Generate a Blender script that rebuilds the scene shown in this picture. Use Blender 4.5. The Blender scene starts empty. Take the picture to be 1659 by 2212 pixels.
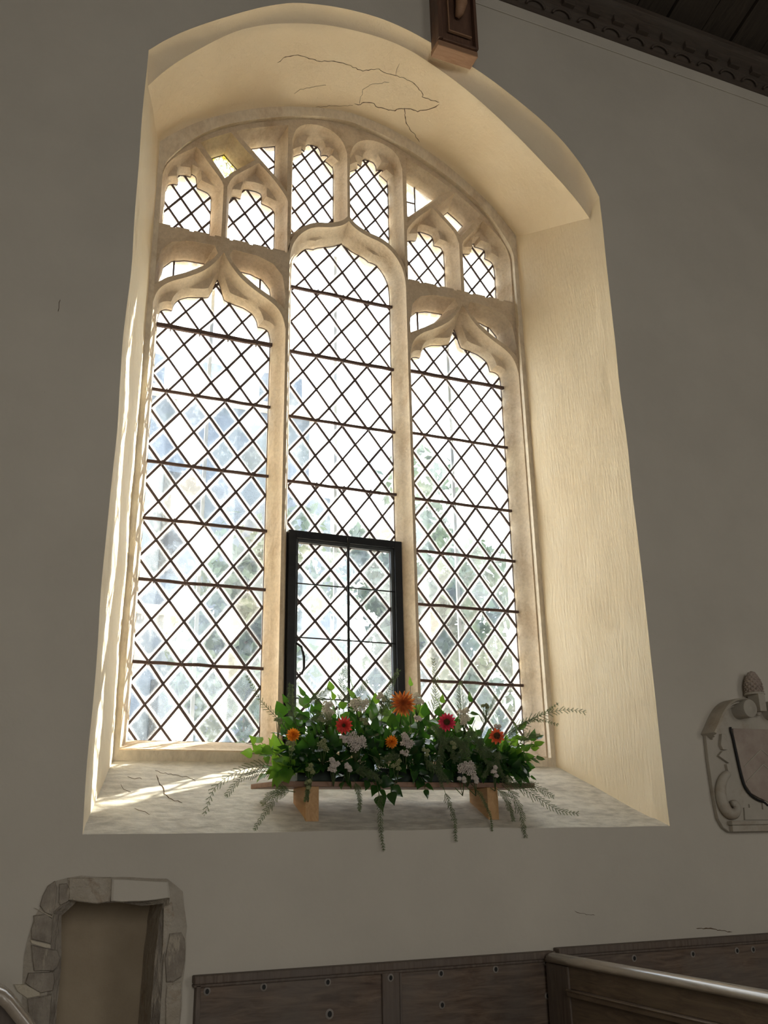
import bpy, bmesh, math, random
from mathutils import Vector, Matrix, noise
from mathutils.geometry import delaunay_2d_cdt
from mathutils.bvhtree import BVHTree
rnd = random.Random(7)
SC = bpy.context.scene
COL = SC.collection
pi = math.pi

# ------------------------------------------------------------------ camera
CAM = Vector((-1.45, -3.2, 1.6))
RX = Vector((0.922402, -0.385837, -0.017466))
DN = Vector((0.113253, 0.313429, -0.942834))
FW = Vector((0.369255, 0.867694, 0.332804))
FPX = 2019.318
cd = bpy.data.cameras.new('camera'); cam = bpy.data.objects.new('camera', cd); COL.objects.link(cam)
mw = Matrix((RX, -DN, -FW)).transposed().to_4x4(); mw.translation = CAM
cam.matrix_world = mw
cd.sensor_fit = 'HORIZONTAL'; cd.sensor_width = 36; cd.lens = FPX/1659*36; cd.clip_start = .05; cd.clip_end = 500
SC.camera = cam

# ------------------------------------------------------------------ world, sun, room fill, exposure
SKY = 4.6
w = bpy.data.worlds.new('sky'); SC.world = w; w.use_nodes = True
nt = w.node_tree; nt.nodes.clear()
wo = nt.nodes.new('ShaderNodeOutputWorld'); bg = nt.nodes.new('ShaderNodeBackground')
tc = nt.nodes.new('ShaderNodeTexCoord'); nz = nt.nodes.new('ShaderNodeTexNoise'); rp = nt.nodes.new('ShaderNodeValToRGB')
nz.inputs['Scale'].default_value = 2.2; nz.inputs['Detail'].default_value = 6
rp.color_ramp.elements[0].position = .35; rp.color_ramp.elements[0].color = (.62, .78, 1, 1)
rp.color_ramp.elements[1].position = .6; rp.color_ramp.elements[1].color = (1, .985, .96, 1)
nt.links.new(tc.outputs['Generated'], nz.inputs['Vector']); nt.links.new(nz.outputs['Fac'], rp.inputs['Fac'])
nt.links.new(rp.outputs['Color'], bg.inputs['Color']); bg.inputs['Strength'].default_value = SKY
nt.links.new(bg.outputs[0], wo.inputs[0])

sl = bpy.data.lights.new('sun', 'SUN'); sl.energy = 17.0; sl.angle = math.radians(.8); sl.color = (1, .93, .82)
sun = bpy.data.objects.new('sun', sl); COL.objects.link(sun)
SUND = Vector((-.88, -.42, -.62)).normalized()
sun.rotation_euler = SUND.to_track_quat('-Z', 'Y').to_euler()

def area(name, loc, target, sx, sy, e, col):
    l = bpy.data.lights.new(name, 'AREA'); l.shape = 'RECTANGLE'; l.size = sx; l.size_y = sy; l.energy = e; l.color = col
    o = bpy.data.objects.new(name, l); COL.objects.link(o); o.location = loc
    o.rotation_euler = (Vector(target)-Vector(loc)).to_track_quat('-Z', 'Y').to_euler(); return o
# added fill for the room walls, standing for unseen windows across the nave
area('nave_fill_light', (-1.5, -7.8, 2.6), (0, 0, 1.3), 2.2, 2.8, 60, (1, .96, .90))
area('nave_fill_light', (3.2, -7.8, 2.6), (1, 0, 1.3), 2.2, 2.8, 36, (1, .96, .90))
SC.view_settings.view_transform = 'Standard'; SC.view_settings.look = 'None'
SC.view_settings.exposure = 0.75; SC.view_settings.gamma = 1; SC.view_settings.use_curve_mapping = False
try:
    SC.cycles.transparent_max_bounces = 32; SC.cycles.max_bounces = 10; SC.cycles.diffuse_bounces = 6
except Exception: pass

# ------------------------------------------------------------------ helpers
def ray(px, py): return (RX*(px-829.5) + DN*(py-1106) + FW*FPX).normalized()
def P(px, py, y):           # point of the photograph at the real depth y
    d = ray(px, py); return CAM + d*((y-CAM.y)/d.y)
def f3(u, v): return (430+u/1.929, 1400+v/1.929)

class MB:
    def __init__(s): s.v = []; s.f = []
    def add(s, vs, fs):
        o = len(s.v); s.v += [tuple(v) for v in vs]; s.f += [tuple(i+o for i in f) for f in fs]; return s
    def box(s, a, b):
        x0, y0, z0 = a; x1, y1, z1 = b
        return s.add([(x0,y0,z0),(x1,y0,z0),(x1,y1,z0),(x0,y1,z0),(x0,y0,z1),(x1,y0,z1),(x1,y1,z1),(x0,y1,z1)],
                     [(0,3,2,1),(4,5,6,7),(0,1,5,4),(1,2,6,5),(2,3,7,6),(3,0,4,7)])
    def bar(s, p, q, wx, wy, up=Vector((0, 1, 0))):      # rectangular bar, wx across, wy along up
        p = Vector(p); q = Vector(q); d = (q-p)
        if d.length < 1e-6: return s
        d.normalize(); a = d.cross(up)
        if a.length < 1e-4: a = d.cross(Vector((1, 0, 0)))
        a.normalize(); b = a.cross(d).normalized()
        vs = []
        for c in (p, q):
            for i, j in ((-1,-1),(1,-1),(1,1),(-1,1)): vs.append(c + a*(i*wx/2) + b*(j*wy/2))
        return s.add(vs, [(0,1,2,3),(7,6,5,4),(0,4,5,1),(1,5,6,2),(2,6,7,3),(3,7,4,0)])
    def tube(s, pts, r, n=8, cap=True):
        pts = [Vector(p) for p in pts]; m = len(pts); vs = []; fs = []; pa = None
        for i, p in enumerate(pts):
            d = (pts[min(i+1, m-1)] - pts[max(i-1, 0)])
            if d.length < 1e-9: d = Vector((0, 0, 1))
            d.normalize()
            a = d.cross(Vector((0, 0, 1))) if pa is None else (pa - d*pa.dot(d))
            if a.length < 1e-4: a = d.cross(Vector((1, 0, 0)))
            a.normalize(); pa = a; b = d.cross(a)
            rr = r[i] if isinstance(r, (list, tuple)) else r
            for k in range(n):
                t = 2*pi*k/n; vs.append(p + a*math.cos(t)*rr + b*math.sin(t)*rr)
        for i in range(m-1):
            for k in range(n):
                k2 = (k+1) % n; fs.append((i*n+k, i*n+k2, (i+1)*n+k2, (i+1)*n+k))
        if cap: fs.append(tuple(range(n))[::-1]); fs.append(tuple((m-1)*n+k for k in range(n)))
        return s.add(vs, fs)
    def prism(s, poly, y0, y1, flip=False):               # poly in xz extruded along y
        n = len(poly); vs = [(x, y0, z) for x, z in poly] + [(x, y1, z) for x, z in poly]
        return s.add(vs, [tuple(range(n)), tuple(range(2*n-1, n-1, -1))] + [(i, i+n, (i+1) % n+n, (i+1) % n) for i in range(n)])
    def build(s, name, m, parent=None, smooth=False, bevel=0, seg=2):
        me = bpy.data.meshes.new(name); me.from_pydata(s.v, [], s.f); me.update()
        bm = bmesh.new(); bm.from_mesh(me); bmesh.ops.recalc_face_normals(bm, faces=bm.faces); bm.to_mesh(me); bm.free()
        if smooth: me.polygons.foreach_set('use_smooth', [True]*len(me.polygons))
        me.materials.append(m)
        o = bpy.data.objects.new(name, me); COL.objects.link(o)
        if parent: o.parent = parent
        if bevel:
            b = o.modifiers.new('b', 'BEVEL'); b.width = bevel; b.segments = seg; b.limit_method = 'ANGLE'
        return o

def empty(name, loc=(0, 0, 0)):
    o = bpy.data.objects.new(name, None); COL.objects.link(o); o.location = loc; o.empty_display_size = .05; return o
def thing(name, label, cat, group=None):
    o = empty(name); o['label'] = label; o['category'] = cat
    if group: o['group'] = group
    return o
def tag(o, label=None, cat=None, group=None, kind=None):
    if label: o['label'] = label
    if cat: o['category'] = cat
    if group: o['group'] = group
    if kind: o['kind'] = kind
    return o
def based(root):
    """move the root empty to the base of its parts, parts stay where they are"""
    vs = [Vector(v.co) for c in root.children for v in c.data.vertices]
    if not vs: return root
    b = Vector((sum(v.x for v in vs)/len(vs), sum(v.y for v in vs)/len(vs), min(v.z for v in vs)))
    root.location = b
    for c in root.children: c.location = -b
    return root

# ------------------------------------------------------------------ materials
def newmat(name):
    m = bpy.data.materials.new(name); m.use_nodes = True; t = m.node_tree; t.nodes.clear()
    out = t.nodes.new('ShaderNodeOutputMaterial'); return m, t, out
def N(t, k, **kw):
    n = t.nodes.new(k)
    for a, b in kw.items():
        if a in n.inputs.keys(): n.inputs[a].default_value = b
        else: setattr(n, a, b)
    return n
def coords(t, scale=(1, 1, 1)):
    g = N(t, 'ShaderNodeNewGeometry'); mp = N(t, 'ShaderNodeMapping'); mp.inputs['Scale'].default_value = scale
    t.links.new(g.outputs['Position'], mp.inputs['Vector']); return mp.outputs[0]
def ramp(t, fac, stops):
    r = N(t, 'ShaderNodeValToRGB'); e = r.color_ramp.elements
    e[0].position, e[0].color = stops[0][0], (*stops[0][1], 1); e[1].position, e[1].color = stops[-1][0], (*stops[-1][1], 1)
    for p, c in stops[1:-1]:
        x = e.new(p); x.color = (*c, 1)
    t.links.new(fac, r.inputs[0]); return r.outputs[0]
def mixc(t, fac, a, b, mode='MIX'):
    m = N(t, 'ShaderNodeMix', data_type='RGBA', blend_type=mode)
    for inp, v in ((m.inputs[0], fac), (m.inputs[6], a), (m.inputs[7], b)):
        if hasattr(v, 'is_linked') or isinstance(v, bpy.types.NodeSocket): t.links.new(v, inp)
        else: inp.default_value = v if isinstance(v, float) else (*v, 1)
    return m.outputs[2]
def mth(t, op, a, b=None, c=None, clamp=False):
    m = N(t, 'ShaderNodeMath', operation=op, use_clamp=clamp)
    for i, v in enumerate((a, b, c)):
        if v is None: continue
        if isinstance(v, bpy.types.NodeSocket): t.links.new(v, m.inputs[i])
        else: m.inputs[i].default_value = v
    return m.outputs[0]
def noise_n(t, vec, scale, detail=5, rough=.55, dist=0):
    n = N(t, 'ShaderNodeTexNoise'); n.inputs['Scale'].default_value = scale; n.inputs['Detail'].default_value = detail
    n.inputs['Roughness'].default_value = rough; n.inputs['Distortion'].default_value = dist
    t.links.new(vec, n.inputs['Vector']); return n.outputs['Fac']

def rough_mat(name, c1, c2, scale=3, bump=.3, bscale=40, stretch=(1, 1, 1), rough=.9, stain=None, st_scale=2, bdist=.01, spec=.3, st_rng=(.52, .68), fine=0.0):
    m, t, out = newmat(name)
    v = coords(t); vs = coords(t, stretch)
    f = noise_n(t, v, scale, 6, .6)
    col = ramp(t, f, [(.32, c1), (.68, c2)])
    if stain:
        g = noise_n(t, vs, st_scale, 8, .68, .4)
        fac = N(t, 'ShaderNodeMapRange'); fac.inputs[1].default_value = st_rng[0]; fac.inputs[2].default_value = st_rng[1]
        t.links.new(g, fac.inputs[0]); col = mixc(t, fac.outputs[0], col, stain)
    bs = noise_n(t, vs, bscale, 6, .62)
    if fine:
        col = mixc(t, fine, col, ramp(t, bs, [(.35, tuple(x*.45 for x in c1)), (.6, c2)]))
    b1 = noise_n(t, v, 5, 3)
    h = mth(t, 'ADD', bs, mth(t, 'MULTIPLY', b1, 1.6))
    bp = N(t, 'ShaderNodeBump'); bp.inputs['Strength'].default_value = bump; bp.inputs['Distance'].default_value = bdist
    t.links.new(h, bp.inputs['Height'])
    p = N(t, 'ShaderNodeBsdfPrincipled'); p.inputs['Roughness'].default_value = rough; p.inputs['Specular IOR Level'].default_value = spec
    t.links.new(col, p.inputs['Base Color']); t.links.new(bp.outputs[0], p.inputs['Normal']); t.links.new(p.outputs[0], out.inputs[0])
    return m

M = {}
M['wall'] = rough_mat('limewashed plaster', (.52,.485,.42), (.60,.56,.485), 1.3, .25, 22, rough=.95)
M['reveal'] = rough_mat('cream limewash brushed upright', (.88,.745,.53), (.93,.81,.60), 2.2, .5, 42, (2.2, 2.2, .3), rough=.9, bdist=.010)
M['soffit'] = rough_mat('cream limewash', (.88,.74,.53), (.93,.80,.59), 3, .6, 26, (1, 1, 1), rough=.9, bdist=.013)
M['sill'] = rough_mat('worn grey sill render', (.62,.575,.48), (.72,.68,.585), 4, .6, 22, (.7, 1.6, 1.6), stain=(.42,.385,.32), st_scale=5, rough=.85, fine=.42)
M['stone'] = rough_mat('tan limestone', (.60,.475,.33), (.70,.585,.43), 7, .4, 60, (1, 1, 1), stain=(.50,.37,.24), st_scale=5, rough=.92, fine=.2)
M['stone_pale'] = rough_mat('pale weathered limestone', (.66,.56,.42), (.76,.68,.54), 7, .5, 55, (1, 1, .5), stain=(.52,.40,.27), st_scale=4, rough=.92, fine=.2)
M['lead'] = rough_mat('lead came', (.085,.058,.055), (.12,.09,.082), 20, .2, 90, rough=.6, spec=.4)
M['iron'] = rough_mat('rusty iron saddle bar', (.085,.05,.042), (.13,.085,.07), 25, .6, 120, rough=.8)
M['black_iron'] = rough_mat('black painted iron', (.008,.009,.01), (.014,.015,.017), 12, .2, 60, rough=.5)
M['grey_iron'] = rough_mat('grey iron casement rim', (.05,.055,.055), (.075,.08,.08), 12, .2, 60, rough=.5)
M['monument'] = rough_mat('grey marble monument', (.40,.37,.31), (.47,.43,.365), 6, .25, 40, rough=.6, stain=(.34,.28,.21), st_scale=5)
M['monument_pink'] = rough_mat('faded painted shield', (.33,.265,.225), (.42,.355,.30), 14, .3, 60, rough=.8)
M['stripe'] = rough_mat('black painted line', (.012,.012,.012), (.02,.02,.02), 12, .2, 60, rough=.6)
M['floor'] = rough_mat('stone flags', (.22,.2,.17), (.3,.27,.23), 3, .3, 20, rough=.8)
M['quoin'] = rough_mat('exposed rough quoin stone', (.24,.205,.17), (.46,.41,.34), 13, .9, 45, (1.5, 1.5, .5), rough=.9, stain=(.52,.46,.37), st_scale=12, bdist=.02, st_rng=(.55, .6))
M['lintel'] = rough_mat('tan lintel stone', (.42,.36,.28), (.55,.50,.42), 9, .9, 40, rough=.9, stain=(.36,.27,.19), st_scale=9, bdist=.02)
M['niche'] = rough_mat('dull tan niche plaster', (.30,.24,.165), (.38,.315,.225), 4, .5, 25, rough=.95)
M['mortar'] = rough_mat('buff mortar', (.55,.49,.38), (.62,.56,.45), 12, .7, 60, rough=.95)
M['mortar_dull'] = rough_mat('dull mortar and limewash', (.34,.30,.24), (.50,.455,.385), 9, .8, 40, rough=.95, bdist=.015)
M['dark'] = rough_mat('dark crack', (.10,.065,.035), (.14,.09,.05), 30, 0, 30, rough=1)
M['earth'] = rough_mat('pale sun bounce ground', (.50,.45,.36), (.62,.56,.46), 2, .5, 20, rough=1)  # made pale to throw sunlight up onto the soffit; out of view

def wood(name, c1, c2, c3, grain=(1, 12, 1), rough=.55, scale=6, spec=.4, bump=.25, coat=0):
    m, t, out = newmat(name)
    v = coords(t, grain); g = noise_n(t, v, scale, 8, .65, 1.2); g2 = noise_n(t, coords(t), 3.5, 5, .6)
    col = mixc(t, ramp(t, g2, [(.38, (0, 0, 0)), (.62, (1, 1, 1))]), ramp(t, g, [(.35, c1), (.65, c2)]), c3)
    col = mixc(t, .45, col, ramp(t, g, [(.3, c1), (.7, c2)]))
    p = N(t, 'ShaderNodeBsdfPrincipled'); p.inputs['Roughness'].default_value = rough; p.inputs['Specular IOR Level'].default_value = spec
    p.inputs['Coat Weight'].default_value = coat; p.inputs['Coat Roughness'].default_value = .2
    bp = N(t, 'ShaderNodeBump'); bp.inputs['Strength'].default_value = bump; bp.inputs['Distance'].default_value = .004
    t.links.new(g, bp.inputs['Height']); t.links.new(bp.outputs[0], p.inputs['Normal'])
    t.links.new(col, p.inputs['Base Color']); t.links.new(p.outputs[0], out.inputs[0]); return m
M['panel'] = wood('old oak panel, grain level', (.060,.036,.024), (.21,.145,.10), (.15,.135,.12), (1, 1, 9), .6, 5)
M['oak_v'] = wood('old oak, grain upright', (.085,.06,.045), (.17,.13,.10), (.13,.112,.10), (9, 9, .8), .6, 6)
M['oak_y'] = wood('oak, grain into room', (.10,.072,.048), (.21,.155,.108), (.17,.13,.09), (9, 1, 9), .45, 5)
M['cap'] = wood('polished oak rail', (.26,.21,.16), (.42,.36,.29), (.34,.29,.23), (9, 1, 9), .24, 5, .9, .1, .6)  # oak lightened: window reflection put into the base colour
M['pine'] = wood('orange pine block', (.40,.22,.09), (.58,.36,.17), (.47,.28,.12), (12, 1, 6), .6, 5)
M['board'] = wood('brown shelf board', (.17,.09,.055), (.30,.17,.105), (.24,.13,.08), (1, 10, 10), .5, 5)
M['beam'] = wood('red brown oak post', (.085,.045,.03), (.20,.11,.07), (.12,.07,.05), (8, 8, 1), .5, 5)
M['beam_tip'] = wood('orange oak base', (.28,.15,.08), (.42,.25,.15), (.34,.2,.12), (1.5, 8, 8), .6, 5)
M['cornice'] = wood('sooty carved oak', (.05,.036,.027), (.095,.07,.053), (.07,.06,.048), (1, 9, 9), .7, 5)
M['ceil'] = wood('dark ceiling board', (.028,.021,.015), (.055,.042,.03), (.04,.031,.023), (9, 1, 1), .7, 5)

def glass_mat(name, x0, z0, px, pz, seed=0):
    m, t, out = newmat(name)
    g = N(t, 'ShaderNodeNewGeometry'); s = N(t, 'ShaderNodeSeparateXYZ'); t.links.new(g.outputs['Position'], s.inputs[0])
    a = mth(t, 'DIVIDE', mth(t, 'SUBTRACT', s.outputs[0], x0), px); b = mth(t, 'DIVIDE', mth(t, 'SUBTRACT', s.outputs[2], z0), pz)
    u = mth(t, 'ADD', a, b); v = mth(t, 'SUBTRACT', a, b)
    fu = mth(t, 'FRACT', u); fv = mth(t, 'FRACT', v)
    e = mth(t, 'MINIMUM', mth(t, 'MINIMUM', fu, mth(t, 'SUBTRACT', 1, fu)), mth(t, 'MINIMUM', fv, mth(t, 'SUBTRACT', 1, fv)))
    cx = N(t, 'ShaderNodeCombineXYZ'); t.links.new(mth(t, 'FLOOR', u), cx.inputs[0]); t.links.new(mth(t, 'FLOOR', v), cx.inputs[1]); cx.inputs[2].default_value = seed
    wn = N(t, 'ShaderNodeTexWhiteNoise', noise_dimensions='3D'); t.links.new(cx.outputs[0], wn.inputs['Vector'])
    sp = N(t, 'ShaderNodeSeparateColor'); t.links.new(wn.outputs['Color'], sp.inputs[0])
    pos = coords(t)
    n1 = noise_n(t, pos, 26, 8, .72); n2 = noise_n(t, pos, 5, 4, .6)
    n3 = noise_n(t, coords(t, (1, 1, .35)), 160, 3, .6)
    # putty haze along the leads, fading inwards
    ed = N(t, 'ShaderNodeMapRange', interpolation_type='SMOOTHSTEP'); ed.inputs[1].default_value = .02; ed.inputs[2].default_value = .19; ed.inputs[3].default_value = 1; ed.inputs[4].default_value = 0
    t.links.new(mth(t, 'ADD', e, mth(t, 'MULTIPLY', mth(t, 'SUBTRACT', n2, .5), .10)), ed.inputs[0])
    grime = mth(t, 'ADD', mth(t, 'MULTIPLY', mth(t, 'POWER', sp.outputs[0], 2.2), .30), .09)
    spk = mth(t, 'MULTIPLY', mth(t, 'SUBTRACT', n1, .50, None, True), 1.0)
    sp3 = mth(t, 'MULTIPLY', mth(t, 'GREATER_THAN', n3, .66), .18)
    fac = mth(t, 'ADD', mth(t, 'ADD', grime, spk), mth(t, 'ADD', mth(t, 'MULTIPLY', ed.outputs[0], .25), sp3), None, True)
    fac = mth(t, 'MINIMUM', fac, .82)
    tint = ramp(t, sp.outputs[1], [(0, (.66,.74,.84)), (.3, (.80,.87,.93)), (.55, (1,1,1)), (.8, (.84,.90,.84)), (1, (.95,.92,.85))])
    tr = N(t, 'ShaderNodeBsdfTransparent'); t.links.new(tint, tr.inputs[0])
    tl = N(t, 'ShaderNodeBsdfTranslucent'); t.links.new(mixc(t, ed.outputs[0], ramp(t, sp.outputs[2], [(0,(.22,.27,.34)),(.4,(.34,.41,.48)),(.75,(.55,.60,.60)),(1,(.85,.83,.74))]), (.95,.94,.90)), tl.inputs[0])
    gl = N(t, 'ShaderNodeBsdfGlossy'); gl.inputs['Roughness'].default_value = .08
    mx = N(t, 'ShaderNodeMixShader'); t.links.new(fac, mx.inputs[0]); t.links.new(tr.outputs[0], mx.inputs[1]); t.links.new(tl.outputs[0], mx.inputs[2])
    m2 = N(t, 'ShaderNodeMixShader'); m2.inputs[0].default_value = .04; t.links.new(mx.outputs[0], m2.inputs[1]); t.links.new(gl.outputs[0], m2.inputs[2])
    t.links.new(m2.outputs[0], out.inputs[0]); return m

def leafy(name, c1, c2, trans, tw=.35, rough=.35, scale=25):
    m, t, out = newmat(name)
    n = noise_n(t, coords(t), scale, 4); col = ramp(t, n, [(.35, c1), (.65, c2)])
    p = N(t, 'ShaderNodeBsdfPrincipled'); p.inputs['Roughness'].default_value = rough
    t.links.new(col, p.inputs['Base Color'])
    tl = N(t, 'ShaderNodeBsdfTranslucent'); tl.inputs[0].default_value = (*trans, 1)
    mx = N(t, 'ShaderNodeMixShader'); mx.inputs[0].default_value = tw
    t.links.new(p.outputs[0], mx.inputs[1]); t.links.new(tl.outputs[0], mx.inputs[2]); t.links.new(mx.outputs[0], out.inputs[0]); return m
M['ivy'] = leafy('ivy leaf', (.008,.030,.010), (.02,.06,.018), (.14,.38,.03), .28, .17)
M['ivy2'] = leafy('young ivy leaf', (.05,.13,.02), (.08,.19,.03), (.35,.65,.05), .4, .3)
M['stem'] = leafy('green stem', (.06,.10,.03), (.11,.15,.05), (.2,.3,.05), .1, .6)
M['fern'] = leafy('asparagus fern', (.07,.10,.045), (.14,.18,.09), (.3,.4,.12), .3, .6)
M['floret'] = leafy('cream florets', (.66,.61,.48), (.88,.83,.70), (.9,.85,.66), .25, .8, 120)
M['floret_dim'] = leafy('grey pink florets', (.58,.52,.47), (.80,.73,.66), (.7,.6,.5), .25, .8, 120)
M['berry'] = leafy('green flower knobs', (.20,.24,.10), (.36,.38,.19), (.3,.4,.1), .15, .6, 120)
M['zorange'] = leafy('burnt orange petal', (.50,.12,.03), (.75,.26,.07), (.95,.35,.06), .35, .6, 60)
M['zred'] = leafy('scarlet petal', (.55,.03,.025), (.75,.07,.05), (.9,.1,.06), .35, .6, 60)
M['zcrim'] = leafy('crimson petal', (.50,.015,.05), (.70,.04,.10), (.85,.06,.1), .35, .6, 60)
M['zverm'] = leafy('vermilion petal', (.58,.06,.02), (.75,.12,.03), (.95,.16,.04), .35, .6, 60)
M['mari'] = leafy('orange marigold petal', (.75,.20,.01), (.9,.32,.02), (1,.4,.02), .3, .6, 80)
M['disc'] = leafy('dark flower centre', (.06,.02,.01), (.22,.12,.03), (.1,.05,.02), .1, .8, 200)
M['tree'] = leafy('tree leaves outside', (.03,.05,.032), (.06,.085,.05), (.07,.11,.05), .2, .7, 3)
M['tower'] = rough_mat('blue grey flint tower', (.05,.062,.08), (.11,.13,.155), 1.2, .8, 9, rough=.95, stain=(.05,.065,.07), st_scale=1.5)
M['tray'] = rough_mat('dark green plastic tray', (.01,.02,.012), (.015,.03,.018), 10, .1, 40, rough=.5)
M['strip'] = rough_mat('pale aluminium glazing bar', (.62,.68,.70), (.68,.74,.76), 8, .1, 40, rough=.5)
M['bark'] = rough_mat('bark', (.08,.06,.04), (.14,.11,.08), 8, .8, 30, rough=1)
m, t, out = newmat('painted old glass')
tl = N(t, 'ShaderNodeBsdfTranslucent'); tr = N(t, 'ShaderNodeBsdfTransparent'); tr.inputs[0].default_value = (.92,.95,.8,1)
vo = N(t, 'ShaderNodeTexVoronoi', feature='DISTANCE_TO_EDGE'); vo.inputs['Scale'].default_value = 42; t.links.new(coords(t), vo.inputs['Vector'])
ln = mth(t, 'LESS_THAN', vo.outputs['Distance'], .055)
yel = ramp(t, noise_n(t, coords(t), 14, 3), [(.47, (.86,.93,.80)), (.55, (.85,.78,.12))])
col = mixc(t, ln, yel, (.16,.18,.08)); t.links.new(col, tl.inputs[0]); t.links.new(col, tr.inputs[0])
mx = N(t, 'ShaderNodeMixShader'); mx.inputs[0].default_value = .5; t.links.new(tr.outputs[0], mx.inputs[1]); t.links.new(tl.outputs[0], mx.inputs[2]); t.links.new(mx.outputs[0], out.inputs[0])
M['painted'] = m

# ------------------------------------------------------------------ window outlines (metres, x from the window's centre line)
YW, YF, YN, YG = 0.0, 0.566, 0.60, 0.72
OUT_ARCH = [(-1.131,4.775),(-1.06,4.865),(-.926,4.989),(-.703,5.173),(-.56,5.262),(-.463,5.312),(-.30,5.358),(-.112,5.375),(.05,5.368),(.209,5.332),(.464,5.253),(.644,5.17),(.904,5.008),(1.054,4.837),(1.131,4.67)]
MID_ARCH = [(-1.113,4.650),(-1.05,4.755),(-.964,4.868),(-.766,5.085),(-.64,5.172),(-.55,5.222),(-.32,5.310),(-.08,5.338),(.05,5.333),(.169,5.307),(.423,5.193),(.679,5.015),(.935,4.79),(1.05,4.675),(1.113,4.587)]
IN_ARCH = [(-.985,4.80),(-.95,4.845),(-.806,4.985),(-.65,5.09),(-.56,5.14),(-.47,5.185),(-.335,5.238),(-.16,5.287),(0,5.312),(.16,5.297),(.33,5.252),(.56,5.152),(.806,4.980),(.92,4.86),(.985,4.78)]
def resample(pts, n):
    L = [0]
    for a, b in zip(pts, pts[1:]): L.append(L[-1] + math.dist(a, b))
    o = []; j = 0
    for i in range(n):
        s = L[-1]*i/(n-1)
        while j < len(pts)-2 and L[j+1] < s: j += 1
        t = (s-L[j])/max(1e-9, L[j+1]-L[j]); o.append(tuple(pts[j][k]+(pts[j+1][k]-pts[j][k])*t for k in range(len(pts[0]))))
    return o
def smoothline(pts, it=2, closed=False):
    for _ in range(it):
        q = []
        n = len(pts); rng = range(n) if closed else range(n-1)
        if not closed: q.append(pts[0])
        for i in rng:
            a = pts[i]; b = pts[(i+1) % n]
            q += [(a[0]*.75+b[0]*.25, a[1]*.75+b[1]*.25), (a[0]*.25+b[0]*.75, a[1]*.25+b[1]*.75)]
        if not closed: q.append(pts[-1])
        pts = q
    return pts
NA, NJ, NS = 90, 70, 50
def loop(arch, xl, xr, zb, y):
    a = resample(smoothline(arch, 2), NA)
    lj = resample([(xl, zb), a[0]], NJ)[:-1]; rj = resample([a[-1], (xr, zb)], NJ)[1:]
    bt = resample([(xr, zb), (xl, zb)], NS)[1:-1]
    return [(x, y, z) for x, z in lj+a+rj+bt]
def wob(p, amp, sc=3.0):
    n = noise.noise_vector(Vector(p)*sc); return (p[0]+n.x*amp, p[1], p[2]+n.z*amp)
ringO = [wob(p, .008) for p in loop(OUT_ARCH, -1.131, 1.131, 1.64, YW)]
ringM = loop(MID_ARCH, -1.113, 1.113, 1.64+.26*.07/.566, .07)
ringI = loop(IN_ARCH, -.985, .985, 1.91, YF)
NL = len(ringO)
def lerp(a, b, t): return tuple(a[i]+(b[i]-a[i])*t for i in range(3))
rings = [ringO]
for k in range(1, 7):                       # hollow moulding of the arch edge
    th = k/7*pi/2
    r = []
    for i, (a, b) in enumerate(zip(ringO, ringM)):
        s, c = math.sin(th), 1-math.cos(th)
        arch = NJ-1 <= i < NJ-1+NA
        ty = s if arch else k/7; tz = c if arch else k/7
        r.append((a[0]+(b[0]-a[0])*tz, a[1]+(b[1]-a[1])*ty, a[2]+(b[2]-a[2])*tz))
    rings.append(r)
rings.append(ringM)
KS = 26
for k in range(1, KS+1):
    t = k/KS; r = []
    for i, (a, b) in enumerate(zip(ringM, ringI)):
        p = lerp(a, b, t)
        if k < KS:
            n = noise.noise(Vector(p)*2.6)*.010 + noise.noise(Vector(p)*7)*.004
            c = Vector((0, 0, 3.4)); d = Vector((p[0], 0, p[2]-3.4)).normalized() if (NJ <= i < NJ+NA) else (Vector((1 if p[0] > 0 else -1, 0, 0)) if i < 2*NJ+NA-3 else Vector((0, 0, -1)))
            p = tuple(Vector(p)+d*n)
        r.append(p)
    rings.append(r)

def grid_obj(rs, i0, i1, name, mat, parent, smooth=True):
    mb = MB(); n = i1-i0+1
    vs = [r[i % NL] for r in rs for i in range(i0, i1+1)]
    fs = [(k*n+j, k*n+j+1, (k+1)*n+j+1, (k+1)*n+j) for k in range(len(rs)-1) for j in range(n-1)]
    mb.add(vs, fs); return mb.build(name, mat, parent, smooth)
window = tag(empty('window_1'), 'tall three-light arched church window with leaded diamond panes', None, None, 'structure')
nJ = NJ-1
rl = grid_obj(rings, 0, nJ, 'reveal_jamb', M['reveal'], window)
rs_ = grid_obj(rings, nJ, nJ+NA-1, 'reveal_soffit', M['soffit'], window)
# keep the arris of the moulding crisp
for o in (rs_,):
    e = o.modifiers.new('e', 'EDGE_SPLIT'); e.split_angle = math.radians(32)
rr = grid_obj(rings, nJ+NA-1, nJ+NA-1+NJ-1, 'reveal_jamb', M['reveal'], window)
sill = grid_obj(rings, nJ+NA-1+NJ-1, NL, 'sill', M['sill'], window)
for o in (rl, rr): 
    pass

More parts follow.
